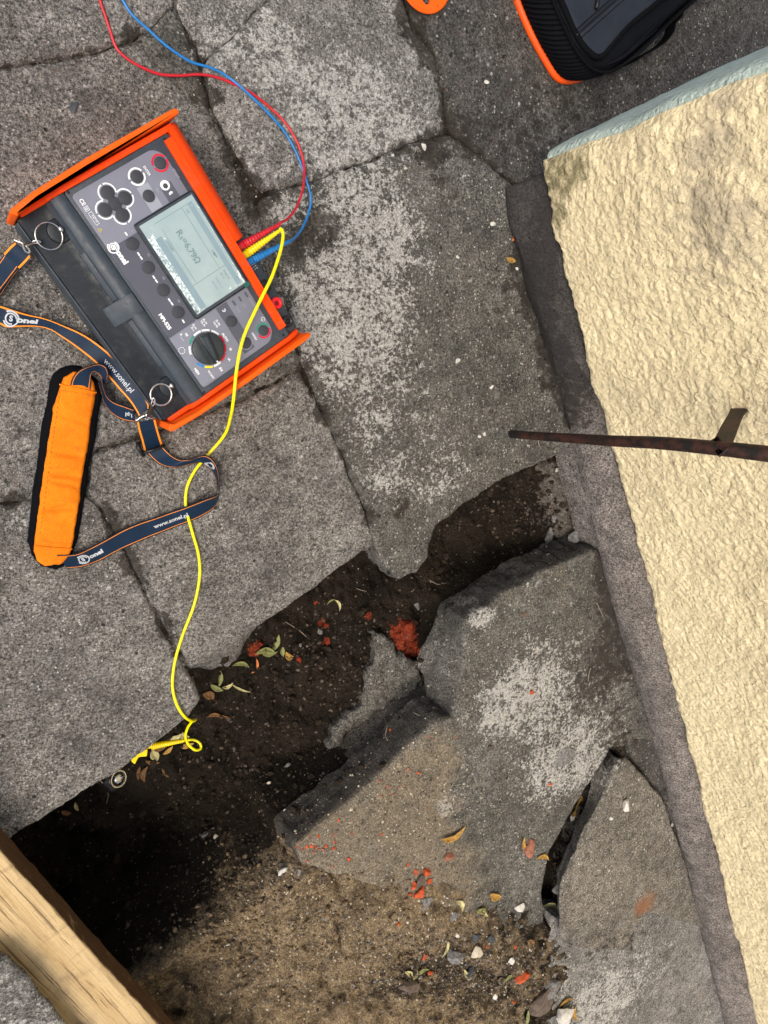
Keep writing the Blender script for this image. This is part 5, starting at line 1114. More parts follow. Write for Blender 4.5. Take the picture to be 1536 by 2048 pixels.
# ---------------------------------------------------------------- orange cable winder
wc = P(848, -40, .006); wn = empty('cable_winder', (wc[0], wc[1], 0), label='flat orange plastic disc with a hexagonal cut-out at the top edge', cat='cable winder')
Rw = np.linalg.norm(P(848, 26, .006)-wc)
bm = bmesh.new(); n = 72; hexr = .0075
outer = [(Rw*math.cos(2*math.pi*i/n), Rw*math.sin(2*math.pi*i/n)) for i in range(n)]
hc = P(850, 0, .006)[:2]-wc[:2]
holes = [[(hc[0]+hexr*math.cos(math.pi/3*i+.35), hc[1]+hexr*math.sin(math.pi/3*i+.35)) for i in range(6)]]
hc2 = P(873, 15, .006)[:2]-wc[:2]; dh = hc2/np.linalg.norm(hc2); ph = np.array([-dh[1], dh[0]])
holes.append([tuple(hc2+dh*a+ph*b) for a, b in ((-.003, -.0007), (.003, -.0009), (.003, .0009), (-.003, .0007))])
holes += [[(Rw*.55*math.cos(a0)+.006*math.cos(t), Rw*.55*math.sin(a0)+.006*math.sin(t)) for t in np.linspace(0, 2*math.pi, 13)[:-1]] for a0 in (.6, 2.2, 3.6)]
es = []
for L_ in [outer]+holes:
    vs = [bm.verts.new((x, y, .010)) for x, y in L_]; es += [bm.edges.new((vs[i], vs[(i+1) % len(vs)])) for i in range(len(vs))]
bmesh.ops.triangle_fill(bm, use_beauty=True, use_dissolve=False, edges=es)
r = bmesh.ops.extrude_face_region(bm, geom=list(bm.faces)); 
for v in r['geom']:
    if isinstance(v, bmesh.types.BMVert): v.co.z = .0055
from_bm('disc', bm, M_ORG2, wn)
V, Fc = tube([(Rw*.985*math.cos(2*math.pi*i/n), Rw*.985*math.sin(2*math.pi*i/n), .0085) for i in range(n+1)], .0024, 8, caps=False); mk('rim', V, Fc, M_ORG2, wn)

# ---------------------------------------------------------------- lightning conductor down the wall
ra = P(1020, 868, .0); pts = [ra-np.array([0, 0, .03]), ra]
for px, py, z in ((1075, 872, .085), (1150, 877, .175), (1230, 882, .262), (1320, 886, .338), (1430, 896, .415), (1536, 908, .475), (1640, 922, .525)): pts.append(P(px, py, z))
d_ = pts[-1]-pts[-2]; d_ /= np.linalg.norm(d_); d_ = d_*.4+np.array([0, 0, .9]); pts += [pts[-1]+d_*.2, pts[-1]+d_*.6, pts[-1]+d_*1.6]
sp_ = smoothline(pts, 10); V, Fc = tube(sp_, np.interp(np.arange(len(sp_)), [0, 20, 80, 200], [.0064, .0068, .0100, .0100]), 14)
cond = empty('down_conductor', tuple(ra), label='thin rusty brown painted steel rod rising from the paving beside the wall', cat='steel rod')
o = sub(cond)(mk('rod', V, Fc, M_RUST, cond)); 
rb = P(1440, 890, .421); wp = on_wall(1482, 812)[2]; wp2 = wp
def strip(path, widths, th, mat, name, parent, up):
    V = []; up = np.array(up, float)
    for i, p in enumerate(path):
        t = path[min(i+1, len(path)-1)]-path[max(i-1, 0)]; t /= np.linalg.norm(t); u = up-up.dot(t)*t; u /= np.linalg.norm(u); s_ = np.cross(t, u)
        for a, b in ((-1, -1), (1, -1), (1, 1), (-1, 1)): V.append(p+u*widths[i]*.5*a+s_*th*.5*b)
    Fc = [(i*4+j, i*4+(j+1) % 4, (i+1)*4+(j+1) % 4, (i+1)*4+j) for i in range(len(path)-1) for j in range(4)]+[(3, 2, 1, 0), tuple((len(path)-1)*4+j for j in range(4))]
    return sub(cond)(flat_shade_by_angle(mk(name, V, Fc, mat, parent), 40))
n3 = np.array([*WN, 0])
pth = smoothline([rb-n3*.006, rb+n3*.004, rb*.55+wp*.45, rb*.2+wp*.8, wp+n3*.01], 5)
strip(pth, np.interp(np.linspace(0, 1, len(pth)), [0, .3, .7, 1], [.034, .022, .019, .028]), .003, M_RUST, 'wall_bracket', cond, (0, 0, 1))

# ---------------------------------------------------------------- timber across the trench and the slab on it
c9 = lambda x, y: (x/2.194, 1450+y/2.194)
ZTm = .056
e0 = P(*c9(0, 545), ZTm); e1 = P(*c9(690, 1305), ZTm); td = (e1-e0)/np.linalg.norm(e1-e0); tn = np.array([td[1], -td[0], 0])
if tn[:2]@(P(0, 2048, ZTm)-e0)[:2] < 0: tn = -tn
tm_o = empty('t', (0, 0, 0)); bpy.data.objects.remove(tm_o)
def beam():
    L0, L1, Wd = -.35, .95, .175; nu = 260; V = []; prof = []
    pts = [(0, 0), (.0, ZTm-.004), (.0015, ZTm-.001), (.004, ZTm)]+[(x, ZTm) for x in np.linspace(.010, Wd-.008, 26)]+[(Wd-.003, ZTm-.001), (Wd, ZTm-.004), (Wd, 0)]
    m_ = len(pts)
    for i in range(nu+1):
        s_ = L0+(L1-L0)*i/nu
        for k, (a, b) in enumerate(pts):
            wob = .0018*float(vnoise(np.array([s_*9]), np.array([3.]), 7)[0])+.001*float(vnoise(np.array([s_*60]), np.array([b*90]), 8)[0])
            aa = a+(wob if a < .01 else 0); bb = b+(.0008*float(vnoise(np.array([s_*30]), np.array([a*160]), 9)[0]) if b > .01 else .003)
            # wane: the near arris is chipped here and there
            if k in (2, 3): bb -= .003*max(0, float(vnoise(np.array([s_*14]), np.array([1.]), 11)[0])-.1); 
            p = e0+td*s_+tn*aa; V.append((p[0], p[1], bb))
    Fc = [(i*m_+j, (i+1)*m_+j, (i+1)*m_+j+1, i*m_+j+1) for i in range(nu) for j in range(m_-1)]+[(i*m_+m_-1, (i+1)*m_+m_-1, (i+1)*m_, i*m_) for i in range(nu)]+[tuple(range(m_)), tuple(nu*m_+j for j in range(m_))[::-1]]
    return np.array(V), Fc
V, Fc = beam()
ang_t = math.atan2(td[1], td[0]); ca, sa = math.cos(ang_t), math.sin(ang_t); Vl = V-np.array([e0[0], e0[1], 0]); Vl = np.stack([Vl[:, 0]*ca+Vl[:, 1]*sa, -Vl[:, 0]*sa+Vl[:, 1]*ca, Vl[:, 2]], 1)
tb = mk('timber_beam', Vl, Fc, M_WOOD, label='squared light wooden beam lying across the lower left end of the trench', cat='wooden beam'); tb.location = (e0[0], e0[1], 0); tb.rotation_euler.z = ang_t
bm = bmesh.new(); bm.from_mesh(tb.data); bmesh.ops.recalc_face_normals(bm, faces=bm.faces); bm.to_mesh(tb.data); bm.free(); flat_shade_by_angle(tb, 24)
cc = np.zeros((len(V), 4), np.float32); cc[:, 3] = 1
for px, py, r_, s_ in ((20, 1890, 40, 1), (70, 1930, 46, 1), (130, 1990, 50, 1), (170, 2040, 40, 1), (5, 1816, 12, .8)):  # shadow of the slab, painted as a darker area on the beam top
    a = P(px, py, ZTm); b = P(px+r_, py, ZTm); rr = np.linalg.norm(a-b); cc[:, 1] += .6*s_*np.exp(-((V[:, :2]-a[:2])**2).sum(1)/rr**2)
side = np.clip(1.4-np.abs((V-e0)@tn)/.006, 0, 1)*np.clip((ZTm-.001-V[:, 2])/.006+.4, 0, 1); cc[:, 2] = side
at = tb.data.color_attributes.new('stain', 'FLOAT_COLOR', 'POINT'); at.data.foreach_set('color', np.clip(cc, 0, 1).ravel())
pol = [tuple(P(*c9(x, y), .086)[:2]) for x, y in ((-500, 900), (-60, 1000), (10, 1012), (50, 1030), (95, 1075), (150, 1140), (200, 1210), (250, 1270), (300, 1330), (420, 1500), (500, 1900), (-500, 1900))]
V, Fc = slab_mesh(pol, lambda x, y: .086+0*x, .028, seed=33, edge_amp=.003, out=lambda x, y: -.014+0*x)
o = mk('paving_slab', V, Fc, M_CON[1], recentre=True, label='lifted concrete slab resting on the wooden beam in the bottom left corner', cat='paving slab', group='concrete paving slabs around the open trench'); set_stain(o, V[:, 0], V[:, 1], np.tile(np.array([.55, .1, 0], np.float32), (len(V), 1)))

# ---------------------------------------------------------------- stones, brick bits, leaves, roots
def stone(px, py, rpx, mat, label, group, name='stone', cat='stone', seed=None, flat=.6, asp=1.3, rot=None, sub_=3, sharp=.35, sink=.35):
    rs = random.Random(seed if seed is not None else int(px*31+py*17)); p, nn = drop(px, py)
    r = .84*rpx*np.linalg.norm(P(px+1, py, p[2])-P(px, py, p[2])); bm = bmesh.new(); bmesh.ops.create_icosphere(bm, subdivisions=sub_, radius=1)
    cuts = [(Vector((rs.gauss(0, 1), rs.gauss(0, 1), rs.gauss(0, 1))).normalized(), rs.uniform(.42, .8)) for _ in range(11)]
    rt = rot if rot is not None else rs.uniform(0, 3.14); o1 = rs.uniform(0, 100)
    for v in bm.verts:
        c_ = v.co.copy()
        for n__, d in cuts:
            e = c_.dot(n__)-d
            if e > 0: c_ -= n__*e*(.6+sharp)
        k = 1+.10*float(vnoise(np.array([c_.x*2.2+o1]), np.array([c_.y*2.2+c_.z*1.7]), 5)[0])+.05*float(vnoise(np.array([c_.x*6+o1]), np.array([c_.y*6+c_.z*5]), 6)[0])
        x, y, z = c_.x*r*asp*k, c_.y*r/asp**.5*k, c_.z*r*flat*k
        v.co = Vector((x*math.cos(rt)-y*math.sin(rt), x*math.sin(rt)+y*math.cos(rt), z))
    o = from_bm(name, bm, mat, None, label=label, cat=cat, group=group); flat_shade_by_angle(o, 28)
    o.location = (p[0], p[1], p[2]+r*flat*(1-sink*1.6)*.8); return o
def leaf(px, py, Lpx, ang, mat, label, group='dry leaves fallen around the trench', wpx=None, curl=.5, name='dry_leaf', bend=.3, lift=.0, z=None):
    p, nn = drop(px, py)
    if z is not None: p = P(px, py, z)
    sc = np.linalg.norm(P(px+1, py, p[2])-P(px, py, p[2])); L_ = Lpx*sc; W_ = (wpx or Lpx*.3)*sc; n, m = 14, 6; V = []
    d = P(px+math.cos(ang)*10, py+math.sin(ang)*10, p[2])-P(px, py, p[2]); a = math.atan2(d[1], d[0]); ca, sa = math.cos(a), math.sin(a); rs = random.Random(int(px*7+py*3)); ph = rs.uniform(0, 6)
    for i in range(n+1):
        t = i/n; wdt = W_*.5*(math.sin(math.pi*min(1, t*1.02))**.8)*(1-.15*t)+.0002
        th = bend*(t-.5)*2; cx = (t-.5)*L_; cy = bend*L_*.45*((t-.5)*2)**2
        for j in range(m+1):
            s_ = (j/m-.5)*2; zz_ = abs(s_)**1.4*wdt*curl+.08*wdt*math.sin(t*14+ph+s_)+L_*.10*curl*((t-.5)*2)**2
            x = cx-math.sin(th)*s_*wdt; y = cy+math.cos(th)*s_*wdt
            V.append((x*ca-y*sa, x*sa+y*ca, zz_))
    w_ = m+1; k = len(V); V += [(x, y, z_-.0004) for x, y, z_ in V]; Fc = []
    for i in range(n):
        for j in range(m):
            q = (i*w_+j, i*w_+j+1, (i+1)*w_+j+1, (i+1)*w_+j); Fc.append(q); Fc.append(tuple(x+k for x in q[::-1]))
    for i in range(n):
        for j in (0, m): Fc.append((i*w_+j, (i+1)*w_+j, k+(i+1)*w_+j, k+i*w_+j))
    o = mk(name, V, Fc, mat, label=label, cat='leaf', group=group); o.location = (p[0], p[1], p[2]+.0012+lift); return o
G_ST = 'loose stones lying on the slabs and soil'; G_BR = 'bits of red brick scattered by the trench'
for a in [
    (1250, 1606, 11, M_STW, 'white quartz pebble on the broken tan slab piece'), (1222, 1636, 4, M_STW, 'tiny white pebble below the white quartz pebble'), (1343, 1648, 4, M_STW, 'tiny white pebble at the right rim of the broken slab piece'),
    (1040, 1812, 10, M_STW, 'white wedge shaped stone left of the black gap'), (950, 1902, 14, M_STB, 'beige angular stone with grey speckles in the dirt, beside the big blue grey one'),
    (908, 1910, 19, M_STG, 'big blue grey stone among the dirt near the bottom'), (951, 1874, 10, M_STD, 'dark grey pebble just above the beige angular stone'), (981, 1872, 10, M_STD, 'dark pebble right of the one above the beige stone'),
    (914, 1870, 6, M_STW, 'small whitish pebble above the big blue grey stone'), (940, 1944, 9, M_STD, 'dark pebble below the beige angular stone, touching a curled leaf'), (1022, 1920, 8, M_STW, 'cream coloured narrow stone below right of the beige stone'),
    (908, 1830, 10, M_STG, 'grey sliver of stone under the curled pale leaf'), (1100, 1969, 22, M_STG, 'rough grey white stone on the dirt near the bottom right slab'), (1126, 2026, 22, M_STW, 'chalky white stone at the bottom edge'),
    (1076, 1998, 26, M_STBR, 'big brown stone above the chalky white one'), (990, 1992, 6, M_STW, 'small chalk crumb in the dark dirt'), (850, 1804, 16, M_STG, 'flat grey stone half sunk below the brick cluster'),
    (1126, 1514, 20, M_STG, 'round grey stone embedded in the big dusty slab'), (1074, 1168, 11, M_STG, 'grey oval stone embedded near the upper end of the big slab'), (1050, 1230, 9, M_STBR, 'brown stone embedded left of the plinth shadow'),
    (979, 1494, 7, M_STBR, 'small brown stone set in the slab above the white patch'), (1146, 1632, 7, M_STW, 'whitish stone stuck at the top of the black gap'), (1115, 1775, 12, M_STG, 'grey white chip on the left rim of the broken slab piece'),
    (846, 293, 7, M_STW, 'chalky crumb on the dark stain at the top of the speckled slab'), (785, 311, 4, M_STW, 'small oval white crumb left of the dark stain'), (811, 337, 4, M_STB, 'tiny cream crumb below the dark stain'),
    (973, 165, 5, M_STW, 'single white pebble on the dark slab left of the case'), (985, 449, 6, M_STW, 'cream chip near the orange leaf by the plinth'), (1034, 538, 4, M_STW, 'tiny white crumb beside the plinth'),
    (915, 514, 4, M_STW, 'tiny white crumb in the middle of the speckled slab'), (914, 722, 6, M_STW, 'pale pebble low on the speckled slab'), (980, 715, 5, M_STG, 'pale grey pebble right of the pale one on the speckled slab'),
    (922, 655, 5, M_STG, 'light grey pebble above the pale one on the speckled slab'), (983, 774, 5, M_STW, 'whitish crumb near the foot of the speckled slab'), (958, 872, 4, M_STW, 'one of two white crumbs left of the steel rod'), (968, 868, 4, M_STW, 'right one of two white crumbs left of the steel rod'),
    (565, 465, 6, M_STW, 'white lime spot stone beside the red plug tip'), (823, 1330, 7, M_STW, 'shiny white pebble in the trench beside the concrete face'), (832, 1211, 8, M_STG, 'pale flat stone in the trench under the slab tongue'),
    (1113, 940, 4, M_STW, 'small white stone at the far end of the trench'), (1108, 1038, 9, M_STG, 'grey stone high in the far end of the trench'), (1142, 1078, 17, M_STG, 'large grey stone at the rim of the far trench end'),
    (1095, 1072, 13, M_STG, 'grey stone left of the large one in the far trench end'), (575, 1530, 9, M_STG, 'grey pebble on the trench floor'), (538, 1566, 6, M_STB, 'small beige pebble lower on the trench floor'), (410, 1668, 10, M_STG, 'grey flake on the brown slope of the trench'),
    (432, 1672, 8, M_STB, 'beige flake right of the grey flake on the slope'), (256, 1850, 9, M_STBR, 'brown stone deep in the trench near the beam'), (598, 1745, 7, M_STG, 'rounded pebble on the slab corner by the trench'), (565, 1742, 10, M_STW, 'white grey shard jutting at the slab corner by the trench'),
    (455, 1890, 5, M_STW, 'pale crumb on the lower trench rim'), (600, 1290, 5, M_STG, 'small grey stone among the brick bits in the trench'), (638, 1262, 10, M_STG, 'dark grey lump between brick bits in the trench'), (340, 1418, 9, M_STG, 'whitish stone embedded beside the yellow lead'), (148, 215, 14, M_STD, 'dark flat pebble embedded above the tester')]:
    px, py, r, m, l = a; emb = 'embedded' in l or 'sunk' in l or 'spot' in l
    stone(px, py, r, m, l, G_ST, flat=.25 if emb else .6, sink=.45 if emb else .3, name='pebble' if r < 9 else 'stone', cat='pebble' if r < 9 else 'stone', sub_=2 if r < 6 else 3)
for a in [(826, 1770, 8, 'orange brick lump at the left of the brick cluster'), (852, 1742, 12, 'brightest brick lump, upper right in the brick cluster'), (856, 1762, 8, 'brick lump under the brightest one'), (838, 1784, 12, 'brick lump at the bottom of the brick cluster'),
          (830, 1744, 6, 'small brick bit at the top of the cluster'), (820, 1788, 5, 'darker red brick bit left below the cluster'), (1230, 1350, 0, ''), (1062, 1385, 6, 'lone red brick chip high on the big slab'), (1100, 1568, 4, 'tiny red chip near the dark spot of the big slab'),
          (650, 1252, 8, 'upper dark red brick bit on the trench floor'), (655, 1283, 8, 'lower dark red brick bit on the trench floor'), (508, 1305, 12, 'red brick bit under the olive leaves'), (598, 1322, 9, 'small red brick bit right of the narrow orange leaf'), (520, 1288, 8, 'red brick bit behind the olive leaves'),
          (812, 1255, 16, 'large red brick lump wedged under the concrete face'), (826, 1285, 12, 'dark red brick bit below the large wedged lump'), (795, 1270, 9, 'red brick bit left of the large wedged lump'), (838, 1300, 8, 'brick bit at the lower tip of the wedged group'),
          (1046, 1950, 13, 'pinkish brick piece right of the dirt patch'), (860, 1944, 6, 'dark red chip in the dirt right of the pale twin leaf'), (848, 1912, 6, 'dark red chip above the pale twin leaf'), (1030, 1895, 4, 'tiny brick chip above the cream stone'), (973, 1893, 3, 'tiny brick chip right of the beige stone'),
          (1028, 2003, 4, 'tiny crimson chip above the bottom edge'), (798, 1847, 4, 'tiny brick chip right of the long ridge')]:
    if a[2]: stone(a[0], a[1], a[2], M_BRICKD if 'trench' in a[3] or 'wedged' in a[3] or 'olive' in a[3] or 'orange leaf' in a[3] or 'concrete face' in a[3] else M_BRICK, a[3], G_BR, name='brick_fragment', cat='brick fragment', flat=.7, sharp=.5, sub_=3 if a[2] > 6 else 2)
stone(896, 1712, 12, M_BRICKP, 'rounded pink brick pebble on the big slab', G_BR, name='brick_fragment', cat='brick fragment'); stone(1057, 1694, 15, M_BRICKP, 'pinkish brown brick cobble with a leaf against it', G_BR, name='brick_fragment', cat='brick fragment', asp=1.4, rot=1.9)
stone(818, 1968, 20, M_STBR, 'round brown stone with a red rim in a pit of the dirt', G_ST); stone(838, 1762, 13, M_STBR, 'grey brown stone in the middle of the brick cluster', G_ST)
rs = random.Random(5)
ORD = 'first second third fourth fifth sixth seventh eighth ninth tenth eleventh twelfth thirteenth fourteenth fifteenth sixteenth seventeenth eighteenth nineteenth twentieth last'.split()
cr = [(rs.gauss(622, 22), rs.gauss(1697, 11)) for _ in range(16)]+[(780, 1410+50), (864, 1479), (912, 1474), (855, 1473), (815, 1538), (836, 1546), (776, 1574), (788, 1588), (797, 1575), (808, 1572), (764, 1592), (760, 1562), (855, 1617), (763, 1668), (677, 1640), (704, 1668), (668, 1670), (698, 1718), (664, 1733), (815, 1729), (668, 1684)]
cr = cr[:16]+sorted(cr[16:], key=lambda p: p[1])
for i, (a, b) in enumerate(cr):
    l = 'red brick crumb in the little heap at the slab corner' if i < 16 else '%s red brick crumb from the top of those scattered over the big dusty slab' % ORD[i-16]
    stone(a, b, rs.uniform(2.6, 5), M_BRICK if rs.random() < .7 else M_BRICKP, l, 'red brick crumbs heaped at the slab corner' if i < 16 else 'red brick crumbs scattered over the big slab', name='brick_crumb', cat='brick crumb', sub_=2, flat=.7)
pi_ = math.pi
for a in [(552, 1285, 34, -1.2, M_LFG, 'olive leaf standing up in the trench under the slab rim', 13), (530, 1298, 40, -.05, M_LFG, 'long olive leaf arching over the brick bits', 12), (535, 1306, 36, .1, M_LFG, 'green curled leaf under the arching olive one', 12), (564, 1303, 20, 1.5, M_LFG, 'small folded green leaf at the right of the trench cluster', 9),
          (577, 1313, 24, .5, M_LFY, 'ochre oval leaf at the right end of the trench cluster', 12), (513, 1332, 30, -1.25, M_LFO, 'narrow bright orange leaf on the trench soil', 7), (482, 1325, 34, .1, M_LFG, 'slim green leaf left of the narrow orange one', 9),
          (440, 1355, 32, -1.5, M_LFG, 'pale green pointed leaf under the slab corner', 10), (432, 1376, 30, .45, M_LFG, 'grey green leaf across the pointed one', 11), (455, 1372, 22, -.4, M_LFP, 'small folded leaf right of the grey green one', 8), (418, 1388, 26, .4, M_LFB, 'brown papery leaf below the slab corner', 18), (480, 1378, 44, .4, M_LFP, 'thin curved stem like leaf right of the leaf group', 4),
          (678, 1208, 24, 1.2, M_LFP, 'tiny pale curved leaf blade alone on the trench soil', 5), (662, 1200, 22, -.4, M_LFG, 'thin green blade beside the pale curved one', 3),
          (315, 1492, 34, .2, M_LFB, 'brown leaf behind the yellow clip boot', 20), (345, 1478, 34, -.3, M_LFP, 'greyish leaf above the yellow clip boot', 18), (365, 1470, 26, 0.6, M_LFP, 'pale curled leaf near the lead loop', 12), (372, 1490, 30, -.2, M_LFY, 'ochre leaf under the loop of the yellow lead', 12),
          (336, 1500, 24, -.7, M_LFY, 'ochre leaf just below the clip boot', 10), (308, 1508, 30, 1.2, M_LFP, 'broad grey leaf beside the clip lever', 18), (304, 1524, 30, .1, M_LFB, 'long brown leaf under the broad grey one', 9), (285, 1548, 34, 1.7, M_LFB, 'dark crescent leaf right of the earth rod', 11), (276, 1545, 30, 1.7, M_LFB, 'thin dark leaf touching the earth rod', 7), (328, 1542, 32, 1.1, M_LFB, 'narrow brown crescent leaf below the clip', 7),
          (430, 1428, 34, .1, M_LFB, 'pale brown wavy leaf on the trench wall', 8), (152, 1612, 22, 1.2, M_LFP, 'pale green leaf low in the dark part of the trench', 8), (132, 1624, 22, .2, M_LFB, 'brown leaf in the dark part of the trench', 12), (455, 1434, 26, .1, M_LFB, 'thin dry blade right of the wavy leaf', 5),
          (905, 1672, 46, -.5, M_LFY, 'long curled ochre leaf above the pink brick pebble', 12), (1045, 1690, 26, 1.3, M_LFY, 'ochre leaf pressed against the brick cobble', 7), (1086, 1711, 26, .1, M_LFY, 'small ochre leaf right of the brick cobble', 7), (1155, 1610, 34, -1.2, M_LFY, 'speckled ochre leaf at the top of the black gap', 14),
          (1140, 1625, 26, .3, M_LFB, 'brown leaf edge at the top of the black gap', 6), (1098, 1812, 30, .45, M_LFP, 'yellow folded leaf at the lower end of the black gap', 18), (988, 1791, 26, .25, M_LFY, 'orange brown leaf on the lower big slab', 13), (922, 1806, 26, 1.1, M_LFP, 'curled pale leaf over the grey sliver', 8), (962, 1818, 20, .2, M_LFG, 'small yellow green leaf left of the orange brown one', 10), (968, 1826, 18, .9, M_LFP, 'white edged leaf bit under the yellow green one', 5),
          (838, 1942, 32, -.6, M_LFG, 'right half of the pale twin leaf on the dark dirt', 8), (818, 1944, 22, .8, M_LFP, 'left half of the pale twin leaf on the dark dirt', 8), (932, 1948, 30, .9, M_LFP, 'crescent leaf against the dark pebble', 6), (1018, 1950, 22, -.6, M_LFG, 'green blade left of the pinkish brick piece', 6), (893, 1893, 30, -1.3, M_LFP, 'pale narrow blade at the left of the big blue grey stone', 6),
          (1030, 472, 22, -.5, M_LFO, 'orange brown leaf beside the plinth near the wall corner', 9), (1020, 521, 20, .3, M_LFY, 'small feathery ochre leaf below the orange brown one by the plinth', 9), (1062, 1885, 20, 1.4, M_LFB, 'dark brown pod on the slab above the pinkish brick', 8),
          (1052, 2035, 30, -1.4, M_LFG, 'green blade at the bottom edge, left of the chalky stone', 7), (1145, 2028, 26, 1.4, M_LFY, 'brown rimmed leaf right of the chalky stone', 6), (1110, 1728, 14, .9, M_LFB, 'dark seed husk left of the black gap', 6), (1130, 1998, 24, -.5, M_LFY, 'thin yellow leaf above the chalky stone', 5)]:
    leaf(a[0], a[1], a[2], a[3], a[4], a[5], wpx=a[6], curl=.55+.35*(a[0] % 3)/2, bend=(.15, .5, -.45, .35)[a[0] % 4])
def root(pts, label, r=.0006):
    q = [drop(*p)[0]+np.array([0, 0, .002]) for p in pts]; b = q[0].copy(); V, Fc = tube([x-b for x in smoothline(q, 6)], r, 6)
    o = mk('root', V, Fc, M_ROOT, label=label, cat='root', group='thin dry roots in and around the trench'); o.location = tuple(b); return o
root([(772, 1415), (768, 1432), (773, 1450), (770, 1468), (774, 1480)], 'white root hanging over the dark hollow', .0009); root([(840, 1152), (858, 1160), (875, 1168), (892, 1165)], 'thin root under the slab tongue')
root([(570, 1243), (585, 1252), (600, 1262), (615, 1276)], 'thin twig beside the olive leaves'); root([(198, 1558), (212, 1572), (216, 1590), (212, 1606)], 'twig in the dark left of the earth rod')
root([(820, 1418), (828, 1425), (838, 1430)], 'short root tip above the dark hollow'); root([(1180, 1335), (1176, 1350), (1175, 1362)], 'dry stalk on the mossy part of the big slab'); root([(1192, 1205), (1200, 1222), (1205, 1232)], 'dry stalk near the plinth foot')
root([(1075, 880), (1077, 890), (1080, 894)], 'tiny dark stalk below the steel rod'); root([(712, 1176), (722, 1180), (732, 1182)], 'short pale root on the trench soil below the slab edge')

# grey mortar lump on the trench floor
c4 = lambda x, y: (350+x/2.56, 1050+y/2.56)
ml = [tuple(P(*c4(x, y), -.125)[:2]) for x, y in [(1020, 540), (1090, 560), (1130, 640), (1240, 700), (1258, 780), (1250, 850), (1200, 905), (1120, 930), (1060, 960), (1010, 1010), (940, 1050), (880, 1090), (870, 1150), (790, 1170), (830, 1050), (880, 1000), (960, 930), (985, 850), (990, 760), (1025, 690)]]
mc = np.mean(ml, 0); V, Fc = slab_mesh(ml, lambda x, y: -.125+.10*(y-mc[1])*.6+.008*fbm(x, y, 30, 4, 55, .6), .09, res=.003, seed=56, edge_amp=.007, edge_scale=60, bumpy=.003, rnd=.012, out=lambda x, y: -.02+0*x)
o = mk('mortar_lump', V, Fc, M_CON[2], recentre=True, label='grey lump of old mortar on the trench floor, above the black hollow', cat='mortar'); set_stain(o, V[:, 0], V[:, 1]*0-9)
M_CLOD = plain('soil_clod', (.030, .023, .016), .95, .1, bumpscale=300, bumpd=.003, var=.5, vscale=90); M_CLODT = plain('tan_clod', (.17, .125, .075), .95, .1, bumpscale=300, bumpd=.003, var=.4, vscale=90)
# loose crumbs: nobody could count these
def crumbs(name, spots, mat, seed, rmin, rmax, zmax=1.):
    rs = random.Random(seed); bm = bmesh.new(); V = []; Fc = []
    phi = (1+5**.5)/2; iv = [Vector(v).normalized() for v in ((-1, phi, 0), (1, phi, 0), (-1, -phi, 0), (1, -phi, 0), (0, -1, phi), (0, 1, phi), (0, -1, -phi), (0, 1, -phi), (phi, 0, -1), (phi, 0, 1), (-phi, 0, -1), (-phi, 0, 1))]
    fi = [(0, 11, 5), (0, 5, 1), (0, 1, 7), (0, 7, 10), (0, 10, 11), (1, 5, 9), (5, 11, 4), (11, 10, 2), (10, 7, 6), (7, 1, 8), (3, 9, 4), (3, 4, 2), (3, 2, 6), (3, 6, 8), (3, 8, 9), (4, 9, 5), (2, 4, 11), (6, 2, 10), (8, 6, 7), (9, 8, 1)]
    for px, py, sx, sy, n in spots:
        for _ in range(n):
            a, b = rs.gauss(px, sx), rs.gauss(py, sy); p, nn = drop(a, b)
            if p[2] > zmax or (rmax > .004 and p[2] > -.012 and nn.z > .5 and b < 1740): continue
            r = rmin*(rmax/rmin)**(rs.random()**2.2); k = len(V); sxx, syy, szz = rs.uniform(.7, 1.3), rs.uniform(.7, 1.3), rs.uniform(.5, .9); q = Euler((rs.uniform(0, 6), rs.uniform(0, 6), rs.uniform(0, 6))).to_matrix()
            for v in iv:
                u = q @ Vector((v.x*sxx, v.y*syy, v.z*szz)); u *= r*rs.uniform(.8, 1.15); V.append((p[0]+u.x, p[1]+u.y, p[2]+u.z+r*.3))
            Fc += [tuple(x+k for x in f) for f in fi]
    bm.free(); return mk(name, V, Fc, mat, smooth=False, recentre=True, kind='stuff')
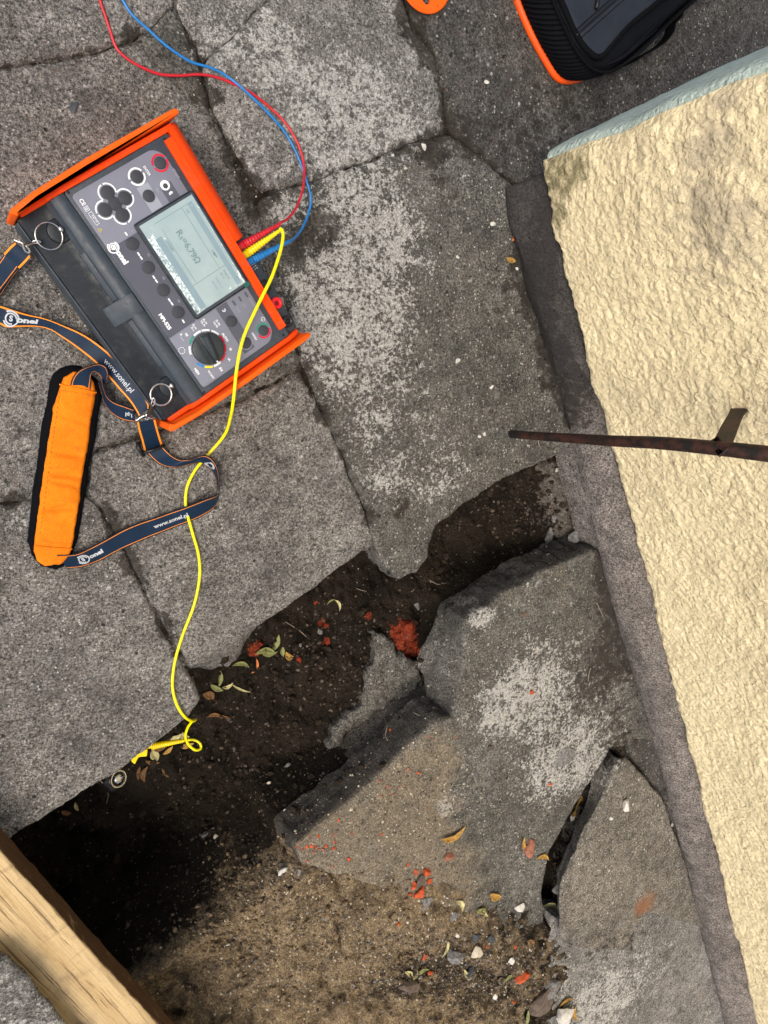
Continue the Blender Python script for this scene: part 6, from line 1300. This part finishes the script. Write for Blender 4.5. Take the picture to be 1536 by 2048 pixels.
crumbs('gravel', [(620, 1900, 130, 70, 500), (850, 1900, 110, 60, 500), (780, 1620, 90, 70, 420), (980, 1960, 80, 50, 260), (600, 1770, 60, 40, 180), (480, 1980, 70, 40, 200), (900, 1560, 120, 110, 160)], M_STB, 3, .0006, .0028)
crumbs('soil_clods', [(700, 1300, 120, 80, 500), (500, 1560, 120, 100, 500), (560, 1760, 70, 60, 300), (1040, 1030, 60, 40, 260), (880, 1940, 120, 60, 500), (450, 1840, 80, 50, 220), (1220, 1300, 40, 80, 160), (1330, 1560, 20, 60, 70), (620, 1880, 130, 60, 260)], M_STBR, 4, .0008, .0045)
crumbs('soil_clods', [(620, 1320, 110, 80, 420), (520, 1560, 110, 90, 420), (330, 1680, 80, 90, 260), (1060, 1020, 60, 50, 320), (250, 1830, 60, 60, 120), (860, 1120, 60, 40, 160)], M_CLOD, 14, .0012, .0085)
crumbs('soil_clods', [(500, 1790, 50, 50, 380), (560, 1900, 120, 60, 420), (820, 1930, 120, 60, 420), (440, 1880, 50, 40, 240), (700, 1820, 100, 40, 240), (980, 1960, 60, 40, 150)], M_CLODT, 15, .0010, .0060)
crumbs('soil_clods', [(900, 1940, 90, 55, 260), (1040, 1960, 50, 50, 90), (620, 1740, 50, 20, 60)], M_STBR, 19, .0016, .0060)
crumbs('gravel', [(900, 1930, 110, 60, 420), (760, 1860, 90, 40, 200), (560, 1950, 90, 50, 160), (1020, 1960, 60, 50, 160)], M_STG, 23, .0008, .0038)
crumbs('gravel', [(900, 1930, 110, 60, 160), (760, 1880, 120, 50, 100), (880, 1700, 120, 80, 60)], M_STW, 24, .0006, .0026)
crumbs('gravel', [(780, 1600, 90, 80, 420), (900, 1760, 110, 60, 260), (1120, 1300, 80, 120, 160)], M_STBR, 27, .0007, .0028)
crumbs('grit', [(700, 500, 160, 160, 260), (1100, 1300, 110, 120, 160), (430, 250, 60, 120, 120), (200, 1200, 150, 150, 120), (1000, 500, 60, 160, 120), (1270, 1700, 60, 90, 80), (640, 1050, 80, 80, 60)], M_STW, 5, .0004, .0013)
